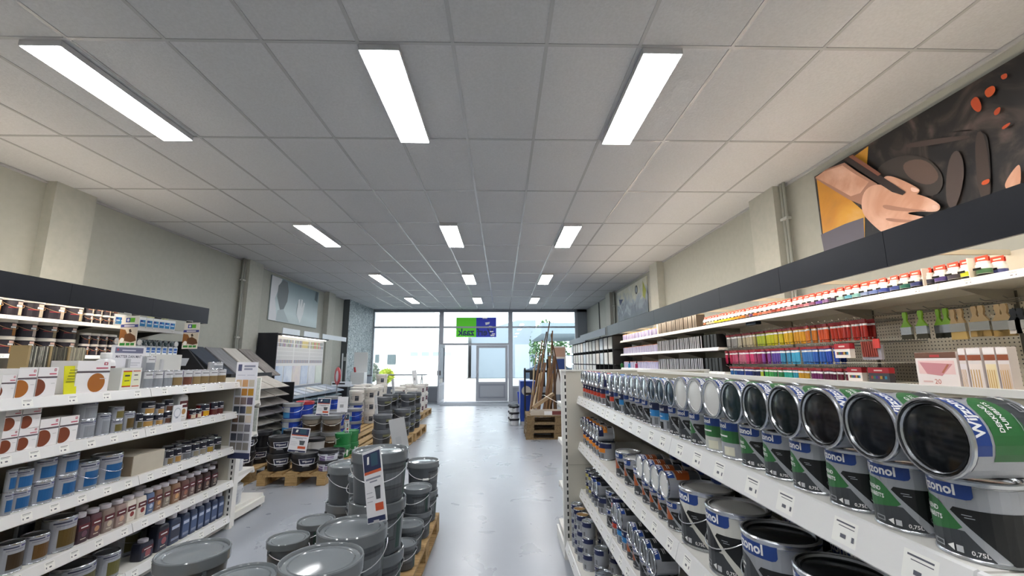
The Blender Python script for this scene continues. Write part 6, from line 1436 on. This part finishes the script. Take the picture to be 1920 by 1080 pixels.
wallpic('wall_picture', 'pale blue wall picture with a silhouetted head high on the left wall', -5.085, -1, 9.42, 11.87, 2.36, 3.35, ramp_mat('misty_print', [(0., 'b4c0c2'), (.3, 'c4d4d8'), (.7, '8fa3ab'), (1., '6f868e')], .6, .3, ('Z', .75, -.05, .35)),
        [('p', M('d3d6dc', .5), [(.001, .001), (.35, .001), (.2, .5), (.45, .98), (.001, .98)]), ('p', M('6a7278', .5), [(.28, .55), (.3, .8), (.5, .97), (.7, .95), (.78, .75), (.75, .5), (.6, .28), (.48, .22), (.4, .35)]),
         ('p', M('aab8be', .5), [(.3, .02), (.35, .25), (.6, .3), (.9, .02)]), ('p', M('dde3e6', .5), [(1.25, .25), (1.3, .62), (1.38, .65), (1.4, .45), (1.46, .66), (1.53, .64), (1.52, .44), (1.6, .6), (1.66, .57), (1.6, .3), (1.45, .05)]), ('p', M('4f6068', .5), [(2.2, .75), (2.25, .98), (2.4, .98), (2.38, .7)])])

# ================================================================== RIGHT REAR: WOOD ON PALLETS, BIN, BLUE BOX
WKEEP = (WOOD, WOODX)
WOOD = noisy('dark_pallet_wood', '5f4d35', '86704f', 6, .8, stretch=(9, 1, 9), bump=.15); WOODX = noisy('dark_pallet_wood_cross', '5f4d35', '86704f', 6, .8, stretch=(1, 9, 9), bump=.15)  # darker brown copies of the pallet wood, for this stack only
for k in range(3): pallet(.46+.012*(k-1), 8.42, 'dark brown wooden pallet, %s of the three under the leaning laths' % ('lowest', 'middle', 'topmost')[k], along='x', z=k*.1445, w_=.8)
WOOD, WOODX = WKEEP
PT = .4335
r = empty('cardboard_tray', (.55, 8.45, PT+.0008)); tag(r, 'flat stack of printed cartons on top of the three pallets', 'box'); spart('box', MB().box(0, 0, 0, .62, .24, .09, M('b0a698', .6)).mesh(), r)
spart('printed_edge', MB().box(.25, -.002, .01, .40, -.0005, .08, M('dcdcdc', .5)).box(.40, -.002, .01, .6, -.0005, .08, M('6a3030', .5)).mesh(), r)
simple('wood_block', 'pale boxed wooden block lying slanted on the stacked pallets', 'panel', MB().obox((0, 0, 0), .24, .06, .03, Matrix.Rotation(R(-32), 3, 'Y') @ Matrix.Rotation(.2, 3, 'Z'), M('9c8466', .6)).obox((0, -.02, .031), .22, .05, .001, Matrix.Rotation(R(-32), 3, 'Y'), M('c8bca8', .6)).mesh(), (.80, 8.62, PT+.26))
LC = ['8a6a48', '6b4a30', 'b09a78', '4a3424', '9c7c58', '7a5a3c', 'c2b294', '5a4028']
laths = [((1030, 785), (1046, 690), .012, 3), ((1005, 785), (1019, 655), .010, 4), ((982, 790), (1017, 638), .012, 5), ((990, 780), (1025, 622), .014, 3), ((1002, 770), (1031, 602), .010, 7), ((1018, 775), (1040, 668), .03, 1), ((1026, 775), (1036, 620), .012, 5), ((1000, 785), (1012, 700), .02, 2), ((1034, 780), (1030, 668), .028, 0), ((1044, 778), (1034, 625), .012, 3),
         ((1048, 700), (1033, 628), .010, 7), ((1010, 770), (1022, 680), .035, 1), ((1022, 775), (1030, 690), .035, 4), ((1040, 780), (1040, 672), .03, 5), ((986, 780), (1000, 690), .008, 6), ((992, 785), (1006, 660), .008, 2), ((1008, 730), (1017, 698), .022, 6), ((1030, 780), (1036, 700), .025, 4)]
for k, (a, c, wd, ci_) in enumerate(laths):
    y = 8.72+.058*k+(.1 if k > 7 else 0); q0, q1 = onY(a[0], a[1], y), onY(c[0], c[1], y+.18)
    z0 = PT+.002 if y < 9.2 else .003
    if q0.x < .52: q0.x = .52+.01*k
    t0 = (z0-q0.z)/(q1.z-q0.z); q0 = q0+(q1-q0)*t0
    d = (q1-q0); L = d.length
    rot = d.to_track_quat('Z', 'Y')
    o = simple('wooden_lath', '%s leaning wooden lath, %s from the front in the bundle on the pallets' % (('light brown', 'dark brown', 'pale', 'blackish', 'tan', 'brown', 'cream', 'deep brown')[ci_], nth(k)), 'lath', MB().box(-wd, -.008, 0, wd, .008, L, noisy('lath_wood_%d' % ci_, LC[ci_], LC[ci_], 8, .7)).mesh(), q0)
    o.rotation_mode = 'QUATERNION'; o.rotation_quaternion = rot
rk = empty('lath_rack', (0, 0, 0)); tag(rk, 'dark rack standing behind the leaning laths', 'rack')
spart('post', MB().box(1.02, 10.02, 0, 1.08, 10.08, 1.5, DARK).mesh(), rk); spart('post', MB().box(.50, 10.02, 0, .54, 10.06, 1.3, DARK).mesh(), rk); spart('crossbar', MB().box(.54, 10.03, 1.2, 1.02, 10.06, 1.25, DARK).mesh(), rk); spart('crossbar', MB().box(.54, 10.03, .7, 1.02, 10.06, .75, DARK).mesh(), rk)
r = empty('bulk_display', (.62, 10.2, 0)); tag(r, 'dark blue display box with a pale disc behind the leaning laths', 'display')
m_ = MB(); art(m_, [('c', M('c8c4bc', .5), -.06, .78, .11)], negy(0))
spart('box', MB().box(-.2, 0, .1, .16, .8, 1.0, M('1c3f96', .4)).mesh(), r); spart('disc', m_.mesh(smooth='art'), r); spart('base', MB().box(-.18, .02, 0, .14, .78, .1, M('b8bcc4', .5)).mesh(), r)
r = empty('office_chair', (1.0, 12.2, 0)); tag(r, 'black chair with armrests behind the blue display box', 'chair')
spart('backrest', MB().box(-.22, .2, .75, .22, .26, 1.2, DARK).mesh(), r); spart('seat', MB().box(-.24, -.22, .46, .24, .2, .54, DARK).mesh(), r); spart('armrest', MB().box(-.32, -.15, .72, -.26, .15, .75, DARK).mesh(), r); spart('armrest', MB().box(.26, -.15, .72, .32, .15, .75, DARK).mesh(), r)
spart('base', MB().tube([(0, 0, .05), (0, 0, .46)], .03, DARK).box(-.25, -.02, .02, .25, .02, .06, DARK).box(-.02, -.25, .02, .02, .25, .06, DARK).mesh(), r)
b = MB().lathe([(.13, 0), (.17, .38), (.185, .40), (.175, .40), (.16, .38), (.125, .02), (0, .02)], M('2040b0', .4), 4, caps=False)
simple('blue_crate', 'blue bin on the floor beside the shop window', 'bin', b.mesh(), (.66, 15.6, .001), (0, 0, R(45)))
for k in range(2):
    for q_ in range(3): put(WBK, (.28-.02*k, 10.35+.30*k, .0015+q_*.1425), 'pale dark-lidded bucket left of the dark blue display box, %s stack, %s from the floor' % (('near', 'far')[k], nth(q_)), rot=.4*q_, group='pale buckets beside the blue display box')
# trestle table outside/inside the left window
r = empty('trestle_table', (-3.1, 15.4, 0)); tag(r, 'narrow folding table before the left shop window', 'table')
spart('tabletop', MB().box(-1.2, -.2, 1.0, .45, .2, 1.03, M('5f6672', .4)).mesh(), r)
for x in (-1.05, .3): spart('leg', MB().tube([(x, 0, 1.0), (x-.1, 0, .012)], .012, M('7c828c', .4), 6).mesh(), r); spart('leg', MB().tube([(x, 0, 1.0), (x+.1, 0, .012)], .012, M('7c828c', .4), 6).mesh(), r)
r = empty('planter', (-4.55, 14.6, 0)); tag(r, 'dark-rimmed tub behind the white buckets at the left window', 'tub')
spart('tub', MB().lathe([(.2, 0), (.24, 1.0), (.0, 1.0)], M('8f98a4', .5), 20, caps=False).mesh(smooth=30), r); spart('rim', MB().lathe([(.24, 1.0), (.26, 1.0), (.26, 1.04), (0, 1.04)], M('4a4c54', .5), 20, caps=False).mesh(smooth=30), r)
